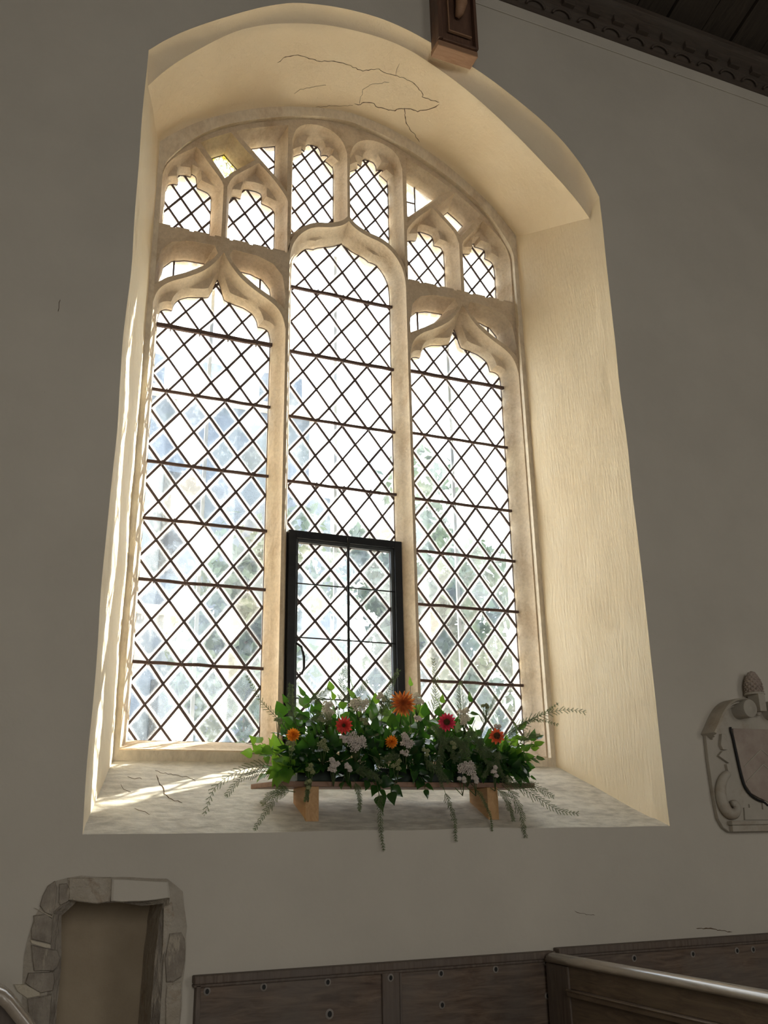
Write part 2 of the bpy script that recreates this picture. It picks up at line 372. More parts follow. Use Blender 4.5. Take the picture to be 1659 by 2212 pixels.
# ------------------------------------------------------------------ planar fill with holes
def cdt(outer, holes, y):
    vs = []; es = []
    for lp in [outer]+holes:
        o = len(vs); vs += [Vector((p[0], p[1])) for p in lp]; es += [(o+i, o+(i+1) % len(lp)) for i in range(len(lp))]
    rv, re, rf, _, _, _ = delaunay_2d_cdt(vs, es, [], 0, 1e-6)
    def inside(pt, lp):
        c = False; n = len(lp)
        for i in range(n):
            a = lp[i]; b = lp[i-1]
            if (a[1] > pt[1]) != (b[1] > pt[1]) and pt[0] < (b[0]-a[0])*(pt[1]-a[1])/(b[1]-a[1])+a[0]: c = not c
        return c
    fs = []
    for f in rf:
        c = (sum(rv[i].x for i in f)/len(f), sum(rv[i].y for i in f)/len(f))
        if inside(c, outer) and not any(inside(c, h) for h in holes): fs.append(tuple(f))
    return [(v.x, y, v.y) for v in rv], fs
def inside(pt, lp):
    c = False; n = len(lp)
    for i in range(n):
        a = lp[i]; b = lp[i-1]
        if (a[1] > pt[1]) != (b[1] > pt[1]) and pt[0] < (b[0]-a[0])*(pt[1]-a[1])/(b[1]-a[1])+a[0]: c = not c
    return c

# ------------------------------------------------------------------ room
XL, XR, ZT, YB = -4.6, 6.6, 8.6, -8.0
NICHE = [(-1.155,0.55),(-1.155,1.15),(-1.158,1.30),(-1.165,1.405),(-1.135,1.432),(-1.115,1.452),(-1.09,1.442),(-1.0,1.432),(-.93,1.425),(-.862,1.428),(-.872,1.38),(-.878,1.2),(-.878,0.55)]
def jit(poly, amp, step=.04):
    o = []
    n = len(poly)
    for i in range(n):
        a, b = poly[i], poly[(i+1) % n]; k = max(1, int(math.dist(a, b)/step))
        for j in range(k):
            x = a[0]+(b[0]-a[0])*j/k; z = a[1]+(b[1]-a[1])*j/k
            q = noise.noise_vector(Vector((x*9, 3.3, z*9))); o.append((x+q.x*amp, z+q.y*amp))
    return o
NICHEJ = jit(NICHE, .008)
NICHEO = jit([(-1.19,.53),(-1.19,1.15),(-1.19,1.30),(-1.20,1.415),(-1.15,1.455),(-1.115,1.478),(-1.09,1.462),(-1.0,1.452),(-.93,1.445),(-.848,1.445),(-.85,1.38),(-.855,1.2),(-.855,.53)], .007)
mb = MB(); v, f = cdt([(XL, 0), (XR, 0), (XR, ZT), (XL, ZT)], [[(p[0], p[2]) for p in ringO], NICHEO], 0.0); mb.add(v, f)
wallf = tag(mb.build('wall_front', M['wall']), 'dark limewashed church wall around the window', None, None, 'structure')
def struct(mb, name, mat, label=None, **k): return tag(mb.build(name, mat, **k), label, None, None, 'structure')
struct(MB().box((XL, YB, -.1), (XR, .0, 0)), 'floor', M['floor'])
struct(MB().box((XL-.1, YB, 0), (XL, 0, ZT)), 'wall_left', M['wall'])
struct(MB().box((XR, YB, 0), (XR+.1, 0, ZT)), 'wall_right', M['wall'])
struct(MB().box((XL-.1, YB-.1, 0), (XR+.1, YB, ZT)), 'wall_back', M['wall'])
# boarded ceiling sloping up from the wall plate
mb = MB(); x = XL; k = 0
while x < XR:
    wv = .225+.02*math.sin(k*2.3); y0, z0 = -.02, 5.99; y1, z1 = YB, 8.5
    dz = .012*(k % 2)
    mb.add([(x+.006, y0, z0+dz), (x+wv-.006, y0, z0+dz), (x+wv-.006, y1, z1+dz), (x+.006, y1, z1+dz),
            (x+.006, y0, z0+.04), (x+wv-.006, y0, z0+.04), (x+wv-.006, y1, z1+.04), (x+.006, y1, z1+.04)],
           [(0,3,2,1),(4,5,6,7),(0,1,5,4),(1,2,6,5),(2,3,7,6),(3,0,4,7)])
    x += wv; k += 1
mb.add([(XL, 0, 6.04), (XR, 0, 6.04), (XR, YB, 8.56), (XL, YB, 8.56)], [(0,1,2,3)])
struct(mb, 'ceiling', M['ceil'], 'sloping ceiling of dark boards')

# outside wall face and outer reveal
def outl(s, dz=0): return [(p[0]*s, p[2]+dz) for p in ringI]
OUTW = [(p[0]*1.05, (p[2]-3.4)*1.03+3.4) for p in ringI]
mb = MB(); v, f = cdt([(XL, -.2), (XR, -.2), (XR, ZT), (XL, ZT)], [OUTW], .98); mb.add(v, f)
n = NL; vs = [(p[0], YF, p[2]) for p in ringI]+[(p[0], .98, p[1]) for p in OUTW]
mb.add(vs, [(i, (i+1) % n, (i+1) % n+n, i+n) for i in range(n)])
struct(mb, 'wall_outside', M['stone_pale'], 'outer face of the church wall')

# ------------------------------------------------------------------ stone tracery
TB = [(.965,1.945)] + [(.965,z) for z in (2.4,2.9,3.4,3.93,4.3,4.62)] + smoothline([(.965,4.64),(.945,4.72),(.81,4.905),(.62,5.05),(.325,5.185),(.16,5.238),(0,5.252)], 2)
TB = TB + [(-x, z) for x, z in TB[::-1]][1:]
def ogee(xa, za, half, zb, x0, x1, nj=10):
    """closed outline: left jamb up, ogee head, right jamb down"""
    R = smoothline(half, 2)
    left = [(xa-dx, za+dz) for dx, dz in R[::-1]]; right = [(xa+dx, za+dz) for dx, dz in R]
    left = [(x0 + (x-xa+half[-1][0])*(xa-x0)/half[-1][0], z) for x, z in left]; right = [(xa + (x-xa)*(x1-xa)/half[-1][0], z) for x, z in right]
    return left, right
SIDE_H = [(0,0),(.03,-.06),(.09,-.135),(.17,-.19),(.255,-.235),(.305,-.29),(.3225,-.37)]
CEN_H = [(0,0),(.03,-.04),(.107,-.075),(.18,-.088),(.245,-.13),(.295,-.20),(.317,-.27),(.322,-.34)]
cells = []      # dict(front outline points, head range, inset, cusps)
NJB = 12; NH = 64
def cell(kind, x0, x1, zb, head, w, cusps=(), cd=0, foot=None):
    """head: polyline from (x0,zs) over the top to (x1,zs)"""
    h = resample(head, NH); lj = resample([(x0, zb), h[0]], NJB)[:-1]
    rj = resample([h[-1], (x1, foot if foot else zb)], NJB)[1:]
    o = lj+h+rj
    if kind == 'csub': o += foot_pts
    return o
HN = .0075
def offset(poly, d, extra=None):
    n = len(poly); A = sum(poly[i][0]*poly[(i+1) % n][1]-poly[(i+1) % n][0]*poly[i][1] for i in range(n)); sg = 1 if A > 0 else -1
    o = []
    for i in range(n):
        a = Vector(poly[i-1]); b = Vector(poly[i]); c = Vector(poly[(i+1) % n])
        e1 = (b-a); e2 = (c-b)
        if e1.length < 1e-7: e1 = e2.copy()
        if e2.length < 1e-7: e2 = e1.copy()
        e1.normalize(); e2.normalize()
        n1 = Vector((-e1.y, e1.x))*sg; n2 = Vector((-e2.y, e2.x))*sg; m = n1+n2
        if m.length < 1e-4: m = n1.copy()
        m.normalize(); k = 1/max(.55, m.dot(n1)); dd = d + (extra[i] if extra else 0)
        o.append((b.x+m.x*dd*k, b.y+m.y*dd*k))
    return o
def cuspg(n, i0, i1, us, s):
    g = [0.0]*n
    for i in range(i0, i1):
        u = (i-i0)/(i1-1-i0)
        for c in us: g[i] = max(g[i], max(0, 1-abs(u-c)/s)**1.35)
    return g
def add_cell(name, outline, w, us=(), cdp=0, s=.1, h0=None, panelattice=None):
    cells.append(dict(name=name, o=outline, w=w, us=us, cd=cdp, s=s, h=h0, lat=panelattice))
def jambs(x0, x1, zb, head):
    h = resample(head, NH); lj = resample([(x0, zb), h[0]], NJB)[:-1]; rj = resample([h[-1], (x1, zb)], NJB)[1:]
    return lj+h+rj, (len(lj), len(lj)+len(h))
PX, PZ = .137, .176
for sgn in (-1, 1):
    xa = sgn*.6435
    R = smoothline(SIDE_H, 2); hd = [(xa-dx, 4.30+dz) for dx, dz in R[::-1]] + [(xa+dx, 4.30+dz) for dx, dz in R[1:]]
    o, h = jambs(xa-.3215, xa+.3215, 1.95, hd)
    add_cell('side', o, .042, (.13,.33,.67,.87), .042, .085, h, ('side', sgn))
R = smoothline(CEN_H, 2); hd = [(-dx, 4.65+dz) for dx, dz in R[::-1]] + [(dx, 4.65+dz) for dx, dz in R[1:]]
o, h = jambs(-.322, .322, 1.95, hd); add_cell('centre', o, .042, (.30,.70), .014, .06, h, ('centre', 0))
for sgn in (-1, 1):
    def mir(L): return [(sgn*x, z) for x, z in L]
    hd = smoothline([(.322,4.665),(.335,4.70),(.405,4.79),(.487,4.865)], 2)+smoothline([(.487,4.865),(.56,4.795),(.625,4.735),(.648,4.665)], 2)[1:]
    o, h = jambs(.322, .648, 4.352, hd); add_cell('sub', mir(o), .034, (.2,.40,.60,.8), .036, .10, h, ('sub', sgn))
    hd = smoothline([(.652,4.665),(.665,4.70),(.72,4.765),(.80,4.868)], 2)+smoothline([(.80,4.868),(.89,4.79),(.945,4.72),(.965,4.64)], 2)[1:]
    o, h = jambs(.652, .963, 4.352, hd); add_cell('sub', mir(o), .034, (.2,.40,.60,.8), .036, .10, h, ('sub', sgn))
    # upper lights over the centre, foot follows the ogee
    hd = smoothline([(0,5.06),(.02,5.13),(.07,5.185),(.155,5.21),(.245,5.19),(.30,5.14),(.320,5.06)], 2)
    h_ = resample(hd, NH); lj = resample([(0, 4.66), h_[0]], NJB)[:-1]; rj = resample([h_[-1], (.322, 4.35)], NJB)[1:]
    ft = [(x, z) for x, z in [(dx, 4.65+dz+.012) for dx, dz in R[::-1]] if .015 < x < .318]
    add_cell('csub', mir(lj+h_+rj+ft), .036, (.10,.30,.70,.90), .042, .12, (len(lj), len(lj)+NH), ('csub', sgn))
    add_cell('rhomb', mir(resample([(.65,4.69),(.622,4.745),(.565,4.80),(.495,4.868),(.56,4.93),(.635,5.008),(.72,4.95),(.795,4.888),(.71,4.775),(.65,4.69)], 60)[:-1]), .036, panelattice=('rhomb', sgn))
    add_cell('tri', mir(resample([(.328,4.70),(.328,5.155),(.47,5.095),(.60,5.03),(.62,5.008),(.485,4.876),(.40,4.79),(.328,4.70)], 60)[:-1]), .036, panelattice=('tri', sgn))
    for s2 in (-1, 1):
        E = [(.02,4.27),(.04,4.318),(.17,4.312),(.25,4.285),(.302,4.225),(.319,4.11),(.316,4.02),(.255,4.075),(.17,4.122),(.09,4.178),(.03,4.245)]
        E = resample(E, 60)[:-1]
        add_cell('eyelet', [(sgn*.6435+s2*x, z) for x, z in E], .033, panelattice=('eye', sgn))
tr = MB()
holes = []
for c in cells:
    # points close to each other are fine; the nose is half a fillet in from the skeleton line
    c['front'] = offset(c['o'], HN); holes.append(c['front'])
v, f = cdt(TB, holes, YN); tr.add(v, f)
n = len
prof = [(0, 0, 0), (.10, .03, 0), (.22, .12, 0), (.36, .28, 0), (.50, .52, 0), (.54, .60, 1.0), (.80, .92, 1.0), (.86, 1, 1.0), (1.0, 1, 1.0)]
D = YG-YN
for c in cells:
    m_ = len(c['front'])
    g = cuspg(m_, c['h'][0], c['h'][1], c['us'], c['s']) if c['us'] else [0]*m_
    g = [x*c['cd'] for x in g]
    rgs = []
    for d, ins, cf in prof:
        rgs.append([(x, YN+D*d, z) for x, z in offset(c['front'], c['w']*ins, [q*cf*min(1, .75+.3*d) for q in g])])
    c['glass'] = [(p[0], p[2]) for p in rgs[-1]]
    for d, ins in ((1.12, 1), (1.5, .55), (1.75, .0)):
        rgs.append([(x, YN+D*d, z) for x, z in offset(c['front'], c['w']*ins, g)])
    vs = [p for r in rgs for p in r]
    fs = [(k*m_+i, k*m_+(i+1) % m_, (k+1)*m_+(i+1) % m_, (k+1)*m_+i) for k in range(len(rgs)-1) for i in range(m_)]
    tr.add(vs, fs)
    c['back'] = [(p[0], p[2]) for p in rgs[-1]]
TBO = offset(TB, -.02)
v, f = cdt(TBO, [c['back'] for c in cells], YN+D*1.75); tr.add(v, f)
# split the main mullions from the tracery
bm = bmesh.new()
me = bpy.data.meshes.new('tmp'); me.from_pydata(tr.v, [], tr.f); bm.from_mesh(me)
bmesh.ops.remove_doubles(bm, verts=bm.verts, dist=1e-5)
for co, no in (((0,0,3.9),(0,0,1)), ((0,0,1.957),(0,0,1)), ((.322+.055,0,0),(1,0,0)), ((.322-.055,0,0),(1,0,0)), ((-.322+.055,0,0),(1,0,0)), ((-.322-.055,0,0),(1,0,0))):
    geom = [f_ for f_ in bm.faces if f_.calc_center_median().z < 3.95] if no[0] else bm.faces[:]
    es = list({e for f_ in geom for e in f_.edges}); vs = list({v_ for f_ in geom for v_ in f_.verts})
    bmesh.ops.bisect_plane(bm, geom=geom+es+vs, plane_co=co, plane_no=no)
# subdivide the long jamb faces a little so that the stone can be uneven
def part_of(f_):
    c = f_.calc_center_median()
    if 1.957 < c.z < 3.9 and abs(abs(c.x)-.322) < .056: return 'mullion_r' if c.x > 0 else 'mullion_l'
    return 'tracery'
bm.verts.ensure_lookup_table()
buckets = {}
for f_ in bm.faces: buckets.setdefault(part_of(f_), []).append([tuple(v_.co) for v_ in f_.verts])
bm.free()
def from_polys(polys, name, mat, parent):
    idx = {}; vs = []; fs = []
    for p in polys:
        q = []
        for co in p:
            k = tuple(round(x, 5) for x in co)
            if k not in idx: idx[k] = len(vs); vs.append(co)
            q.append(idx[k])
        fs.append(q)
    mb = MB(); mb.add(vs, fs); o = mb.build(name, mat, parent, True)
    e = o.modifiers.new('e', 'EDGE_SPLIT'); e.split_angle = math.radians(28); return o
from_polys(buckets['tracery'], 'tracery', M['stone'], window)
from_polys(buckets['mullion_l'], 'mullion', M['stone'], window)
from_polys(buckets['mullion_r'], 'mullion', M['stone'], window)
# flat frame face between plaster and tracery
mb = MB()
fo = [(p[0], p[2]) for p in ringI]
tbs = TB[:]; 
v, f = cdt(fo, [offset(TB, .004)], YF); mb.add(v, f)
TBi = offset(TB, .004); n_ = len(TB)
mb.add([(x, YF, z) for x, z in TBi]+[(x, YN+.002, z) for x, z in TB], [(i, (i+1) % n_, (i+1) % n_+n_, i+n_) for i in range(n_)])
mb.build('window_frame', M['stone_pale'], window)
# battlements along the two transoms
for sgn in (-1, 1):
    mb = MB()
    for a, b in ((.335,.40),(.425,.50),(.52,.60),(.615,.69),(.715,.79),(.81,.875),(.90,.955)):
        mb.box((min(sgn*a, sgn*b), .607, 4.340), (max(sgn*a, sgn*b), .665, 4.375))
    mb.build('battlement', M['stone'], window, bevel=.004)

# ------------------------------------------------------------------ glass, leads, bars
def clipseg(p, q, poly):
    ts = [0, 1]; n = len(poly); dx = q[0]-p[0]; dz = q[1]-p[1]
    for i in range(n):
        a, b = poly[i-1], poly[i]; ex = b[0]-a[0]; ez = b[1]-a[1]; den = dx*ez-dz*ex
        if abs(den) < 1e-12: continue
        t = ((a[0]-p[0])*ez-(a[1]-p[1])*ex)/den; u = ((a[0]-p[0])*dz-(a[1]-p[1])*dx)/den
        if 0 < t < 1 and 0 <= u <= 1: ts.append(t)
    ts.sort(); o = []
    for t0, t1 in zip(ts, ts[1:]):
        if t1-t0 > 1e-4:
            m_ = (t0+t1)/2
            if inside((p[0]+dx*m_, p[1]+dz*m_), poly): o.append(((p[0]+dx*t0, p[1]+dz*t0), (p[0]+dx*t1, p[1]+dz*t1)))
    return o
def lattice(poly, x0, z0, px, pz, y=YG, wid=.0100, jitter=.0022):
    mb = MB(); xs = [p[0] for p in poly]; zs = [p[1] for p in poly]
    def node(i, j):     # i along u, j along v
        x = x0+(i+j)*px/2; z = z0+(i-j)*pz/2
        q = noise.noise_vector(Vector((x*31.7, 1.7+x0*5, z*27.1))); return (x+q.x*jitter*1.6, z+q.y*jitter*1.6)
    R = 70
    for i in range(-R, R):
        for j in range(-R, R):
            p = node(i, j)
            if not (min(xs)-.2 < p[0] < max(xs)+.2 and min(zs)-.2 < p[1] < max(zs)+.2): continue
            for q in (node(i+1, j), node(i, j+1)):
                for a, b in clipseg(p, q, poly):
                    mb.bar((a[0], y-.001, a[1]), (b[0], y-.001, b[1]), wid*(.9+.25*rnd.random()), .006)
            if inside(p, poly): mb.box((p[0]-.0045, y-.0055, p[1]-.0045), (p[0]+.0045, y+.003, p[1]+.0045))
    for i in range(len(poly)):      # border lead
        a, b = poly[i-1], poly[i]; mb.bar((a[0], y, a[1]), (b[0], y, b[1]), .005, .006)
    return mb
GM = {}
lat_par = {('side',-1): (-.922+PX/2, 3.552, PX, PZ), ('side',1): (.38+PX/2, 3.538, PX, PZ), ('centre',0): (0.004, 3.874, .13625, PZ)}
CASE_TOP = 2.94
for c in cells:
    k = c['lat']
    if k is None: continue
    poly = c['glass']
    if k[0] == 'centre':
        poly = [(x, max(z, CASE_TOP)) for x, z in poly]
        q = []
        for p in poly:
            if not q or math.dist(p, q[-1]) > 1e-5: q.append(p)
        poly = q
    cx_ = (min(p[0] for p in poly)+max(p[0] for p in poly))/2; cz_ = (min(p[1] for p in poly)+max(p[1] for p in poly))/2
    if k in lat_par: x0, z0, px, pz = lat_par[k]
    elif k[0] == 'sub': x0, z0, px, pz = cx_+.02, 4.55, .112, .150
    elif k[0] == 'csub': x0, z0, px, pz = cx_-.005, 4.78, .104, .142
    elif k[0] == 'tri': x0, z0, px, pz = cx_-.03, cz_-.02, .22, .20
    elif k[0] == 'eye': x0, z0, px, pz = cx_-.03, cz_+.3, .13, .9
    else: x0, z0, px, pz = cx_, cz_, 2, 2
    if k[0] == 'rhomb' and k[1] < 0: gm = M['painted']
    else: gm = glass_mat('old glass %s' % len(GM), x0, z0, px, pz, len(GM)); GM[len(GM)] = gm
    nm = 'glass_pane'
    v, f = cdt(poly, [], YG+.001); mb = MB(); mb.add(v, f); gp = mb.build(nm, gm, window)
    if k[0] == 'rhomb':
        if k[1] < 0: gp['label'] = 'small pane of painted glass with yellow flower pattern'
        else: gp['label'] = 'small plain pale green pane'
        mb = MB()
        for i in range(len(poly)): mb.bar((poly[i-1][0], YG, poly[i-1][1]), (poly[i][0], YG, poly[i][1]), .006, .006)
        mb.build('lead_border', M['lead'], gp)
        continue
    if k[0] == 'eye':
        mb = MB(); zs = clipseg((cx_, cz_-.3), (cx_, cz_+.3), poly)
        for a, b in zs: mb.bar((a[0], YG-.002, a[1]), (b[0], YG-.002, b[1]), .008, .008)
        for i in range(len(poly)): mb.bar((poly[i-1][0], YG, poly[i-1][1]), (poly[i][0], YG, poly[i][1]), .005, .006)
        mb.build('lead_lattice', M['lead'], gp); continue
    if k[0] == 'tri' and k[1] > 0:
        mb = MB()
        for a, b in (((cx_+.0, cz_-.4), (cx_+.0, cz_+.4)), ((cx_-.3, cz_+.055), (cx_+.0, cz_+.06)), ((cx_-.3, cz_-.045), (cx_+.0, cz_-.04))):
            for p, q in clipseg(a, b, poly): mb.bar((p[0], YG-.002, p[1]), (q[0], YG-.002, q[1]), .007, .006)
        mb.build('lead_lattice', M['lead'], gp); continue
    lattice(poly, x0, z0, px, pz).build('lead_lattice', M['lead'], gp)
def saddle(xa, xb, z, thick=.013, ties=None):
    mb = MB(); y = YG-.020
    pts = [(xa-.012+(xb-xa+.024)*i/8, y+rnd.uniform(-.001, .001), z+rnd.uniform(-.0018, .0018)) for i in range(9)]
    for a, b in zip(pts, pts[1:]): mb.bar(a, b, thick, thick*.8)
    o = mb.build('saddle_bar', M['iron'], window)
    if ties:
        mt = MB()
        x = ties
        while x < xb-.01:
            if x > xa+.01: mt.box((x-.003, y-.008, z-thick*.75), (x+.003, y+.018, z+thick*.75))
            x += PX
        mt.build('lead_ties', M['lead'], o)
    return o
for i, z in enumerate((3.884,3.552,3.200,2.935,2.661,2.312)): saddle(-.924, -.372, z, (.019 if i == 0 else .0125), -.922+PX/2+(PX/2 if i in (3,) else 0))
for i, z in enumerate((3.887,3.538,3.187,2.918,2.656,2.296)): saddle(.372, .928, z, (.016 if i == 0 else .0125), .38+PX/2+(PX/2 if i in (3,) else 0))
for i, z in enumerate((4.240,3.874,3.523,3.191)): saddle(-.272, .272, z, (.015 if i < 2 else .0125), .004-PX*2)
# pale glazing bars of the outer protective sheets
for x, z0, z1 in ((-.643, 1.97, 4.2), (-.002, 1.97, 4.55), (.646, 1.97, 4.2)):
    MB().box((x-.008, .80, z0), (x+.008, .812, z1)).build('outer_glazing_bar', M['strip'], window)

# casement
cs = MB(); x0, x1, z0, z1 = -.272, .285, 1.97, 2.945
def rect_frame(mb, x0, x1, z0, z1, w, y0, y1):
    mb.box((x0, y0, z0), (x0+w, y1, z1)); mb.box((x1-w, y0, z0), (x1, y1, z1)); mb.box((x0+w, y0, z1-w), (x1-w, y1, z1)); mb.box((x0+w, y0, z0), (x1-w, y1, z0+w))
rect_frame(cs, x0, x1, z0, z1, .036, YG-.050, YG+.012)
cas = cs.build('casement', M['black_iron'], window, bevel=.002); cas['label'] = 'black iron opening casement frame'
cs = MB(); rect_frame(cs, x0+.034, x1-.034, z0+.034, z1-.034, .016, YG-.034, YG-.006); cs.build('casement_rim', M['grey_iron'], cas, bevel=.002)
gx0, gx1, gz0, gz1 = x0+.049, x1-.049, z0+.049, z1-.049
poly = [(gx0, gz0), (gx1, gz0), (gx1, gz1), (gx0, gz1)]
gm = glass_mat('casement glass', gx0+.087, gz1-.03, .1465, .165, 77)
MB().add([(a, YG-.016, b) for a, b in poly], [(0,1,2,3)]).build('casement_pane', gm, cas)
lattice(poly, gx0+.087, gz1-.03, .1465, .165, YG-.018).build('lead_lattice', M['lead'], cas)
mb = MB()
for z in (2.70, 2.455, 2.19): mb.tube([(gx0-.02, YG-.036, z), (gx1+.02, YG-.036, z)], .0032, 8)
mb.build('stay_bars', M['black_iron'], cas)
xs_ = (x0+x1)/2+.006
MB().tube([(xs_, YG-.052, z0+.02), (xs_, YG-.052, z1-.055), (xs_, YG-.056, z1-.03), (xs_, YG-.060, z1-.012)], .0062, 10).build('stanchion', M['black_iron'], cas, True)
hp = [(x0+.040, YG-.055, 2.425), (x0+.058, YG-.075, 2.405), (x0+.066, YG-.085, 2.36), (x0+.066, YG-.085, 2.31), (x0+.058, YG-.080, 2.285), (x0+.050, YG-.075, 2.295)]
MB().tube(hp, [.005, .0055, .006, .0055, .0045, .003], 8).build('handle', M['black_iron'], cas, True)

# ------------------------------------------------------------------ cracks laid on the plaster
bvhs = []
def bvh_of(o):
    me = o.data; return BVHTree.FromPolygons([v.co[:] for v in me.vertices], [p.vertices[:] for p in me.polygons])
surf = {'soffit': bvh_of(rs_), 'sill': bvh_of(sill), 'wall': bvh_of(wallf), 'jl': bvh_of(rl), 'jr': bvh_of(rr)}
def crack(lines, where, parent, name='plaster_crack', wpx=1.5):
    mb = MB(); bv = surf[where]
    for ln, wd in lines:
        pts = []
        for (a, b) in zip(ln, ln[1:]):
            L = math.dist(a, b); k = max(2, int(L/5))
            for i in range(k):
                t = i/k; jx = noise.noise(Vector((a[0]*.7+i*2.1, b[1]*.3, 1)))*3.2; jy = noise.noise(Vector((a[1]*.7+i*1.7, b[0]*.3, 5)))*3.2
                pts.append((a[0]+(b[0]-a[0])*t+jx, a[1]+(b[1]-a[1])*t+jy))
        hits = []
        for p in pts:
            h = bv.ray_cast(CAM, ray(*p))
            if h[0] is not None: hits.append((h[0], h[1]))
        m_ = len(hits)
        vs = []
        for i, (p, nn) in enumerate(hits):
            if nn.dot(CAM-p) < 0: nn = -nn
            d = hits[min(i+1, m_-1)][0]-hits[max(i-1, 0)][0]
            s = d.cross(nn)
            if s.length < 1e-6: s = Vector((1, 0, 0))
            s.normalize(); wv = wd*.0016*(.5+.9*abs(noise.noise(Vector((i*.9, wd, 2)))))*(1 if 0 < i < m_-1 else .2)
            vs += [p+nn*.0006+s*wv, p+nn*.0018, p+nn*.0006-s*wv]
        mb.add(vs, [(3*i+j, 3*i+j+1, 3*i+j+4, 3*i+j+3) for i in range(m_-1) for j in (0, 1)])
    return mb.build(name, M['dark'], parent)
g2 = lambda u, v: (280+u/2.44, 0+v/2.44)
crack([([g2(*p) for p in [(780,330),(820,300),(885,290),(960,310),(1000,325),(1060,322),(1120,330),(1180,355),(1230,373),(1300,362),(1350,385),(1400,395),(1450,412),(1500,440),(1545,490),(1545,510),(1600,530),(1650,542)]], 1.3),
       ([g2(*p) for p in [(1190,550),(1215,553),(1235,538),(1275,540),(1298,560),(1350,575),(1400,585),(1420,570),(1470,572),(1520,585),(1590,572),(1640,545)]], 1.8),
       ([g2(*p) for p in [(1450,570),(1452,620),(1465,660),(1495,700),(1520,735),(1540,765)]], 1.4),
       ([g2(*p) for p in [(980,562),(1050,560),(1120,558),(1190,552)]], .7), ([g2(*p) for p in [(1400,395),(1415,350),(1435,320)]], .6),
       ([g2(*p) for p in [(870,490),(900,470),(960,460),(1050,445)]], .5), ([g2(*p) for p in [(1210,550),(1230,470),(1270,445),(1380,430)]], .6)], 'soffit', rs_)
c5 = lambda u, v: (150+u/3.072, 1100+v/3.072)
crack([([c5(*p) for p in [(575,1765),(590,1800),(605,1830),(625,1850),(630,1890),(660,1915),(700,1935),(760,1955)]], 1.5),
       ([c5(*p) for p in [(570,1735),(640,1755),(720,1765),(800,1785),(850,1815)]], .6), ([c5(*p) for p in [(340,1825),(360,1860),(420,1885)]], .7),
       ([c5(*p) for p in [(430,1990),(500,2010),(550,2040)]], .6), ([c5(*p) for p in [(385,1780),(430,1790),(470,1785),(480,1800)]], .9)], 'sill', sill)
crack([([(1502,2006),(1530,2005),(1560,2010),(1587,2015)], 1.2), ([(1240,1967),(1260,1975),(1290,1978)], .5), ([(130,645),(128,660),(124,680)], .7), ([(97,845),(99,852)], 1.2), ([(1395,1256),(1404,1258)], 1.0)], 'wall', wallf)

# ------------------------------------------------------------------ wall plate, post
mb = MB()
def sweepx(profile, x0, x1, mb):
    n = len(profile); vs = [(x0, y, z) for y, z in profile]+[(x1, y, z) for y, z in profile]
    mb.add(vs, [tuple(range(n)), tuple(range(2*n-1, n-1, -1))]+[(i, (i+1) % n, (i+1) % n+n, i+n) for i in range(n)])
prof_ = [(.0,5.766),(-.012,5.770),(-.02,5.80),(-.045,5.83),(-.05,5.872),(-.085,5.895),(-.10,5.905),(-.118,5.925),(-.118,5.955),(-.10,5.975),(-.05,6.03),(0,6.03)]
wp = thing('wall_plate', 'dark carved oak wall plate running under the ceiling boards', 'beam')
sweepx(prof_, XL, XR, mb); mb.build('moulding', M['cornice'], wp)
x = .5
while x < 3.0:
    q = MB(); q.box((x, -.075, 5.842), (x+.072, -.02, 5.890)); q.build('carved_block', M['cornice'], wp, bevel=.004)
    x += .163
x = .45; q = MB()
while x < 3.0:
    pts = [(x+.11*math.cos(a)*.5+.055, -.032-.012*math.sin(a), 5.790+.028*math.sin(a)) for a in [pi*i/8 for i in range(9)]]
    q.tube(pts, .007, 6); x += .163
q.build('carved_scallops', M['cornice'], wp, True)

struct(MB().box((XL, -.007, 5.695), (XR, -.0005, 5.775)), 'trim_1', M['wall'], 'thin raised plaster band under the wall plate', bevel=.003)
post = thing('wall_post', 'moulded oak roof post ending on the window arch', 'beam')
x0, x1, zb, yd = .207, .425, 5.236, -.085
MB().box((x0, yd, zb), (x1, .0, 5.270)).build('base_block', M['beam_tip'], post, bevel=.004)
MB().box((x0+.004, yd+.02, 5.270), (x1-.002, 0, 6.3)).build('post_body', M['beam'], post, bevel=.003)
q = MB(); q.box((x0, yd-.012, 5.275), (x0+.022, yd+.02, 6.3)); q.box((x1-.016, yd-.012, 5.275), (x1, yd+.02, 6.3)); q.box((x0+.022, yd-.012, 5.270), (x1-.016, yd+.02, 5.285))
q.build('edge_moulding', M['beam'], post, bevel=.003)
q = MB(); q.box((x0+.060, yd-.004, 5.345), (x1-.03, yd+.01, 5.353)); q.box((x0+.060, yd-.004, 5.353), (x0+.066, yd+.01, 6.3)); q.build('inner_bead', M['beam_tip'], post, bevel=.002)
q = MB(); 
pts = [(x0+.115, yd+.005, 5.455),(x0+.12, yd-.012, 5.47),(x0+.125, yd-.03, 5.52),(x0+.125, yd-.03, 5.8),(x0+.125, yd-.03, 6.3)]
q.tube(pts, [.012,.022,.03,.03,.03], 10); q.build('carved_boss', M['beam_tip'], post, True)

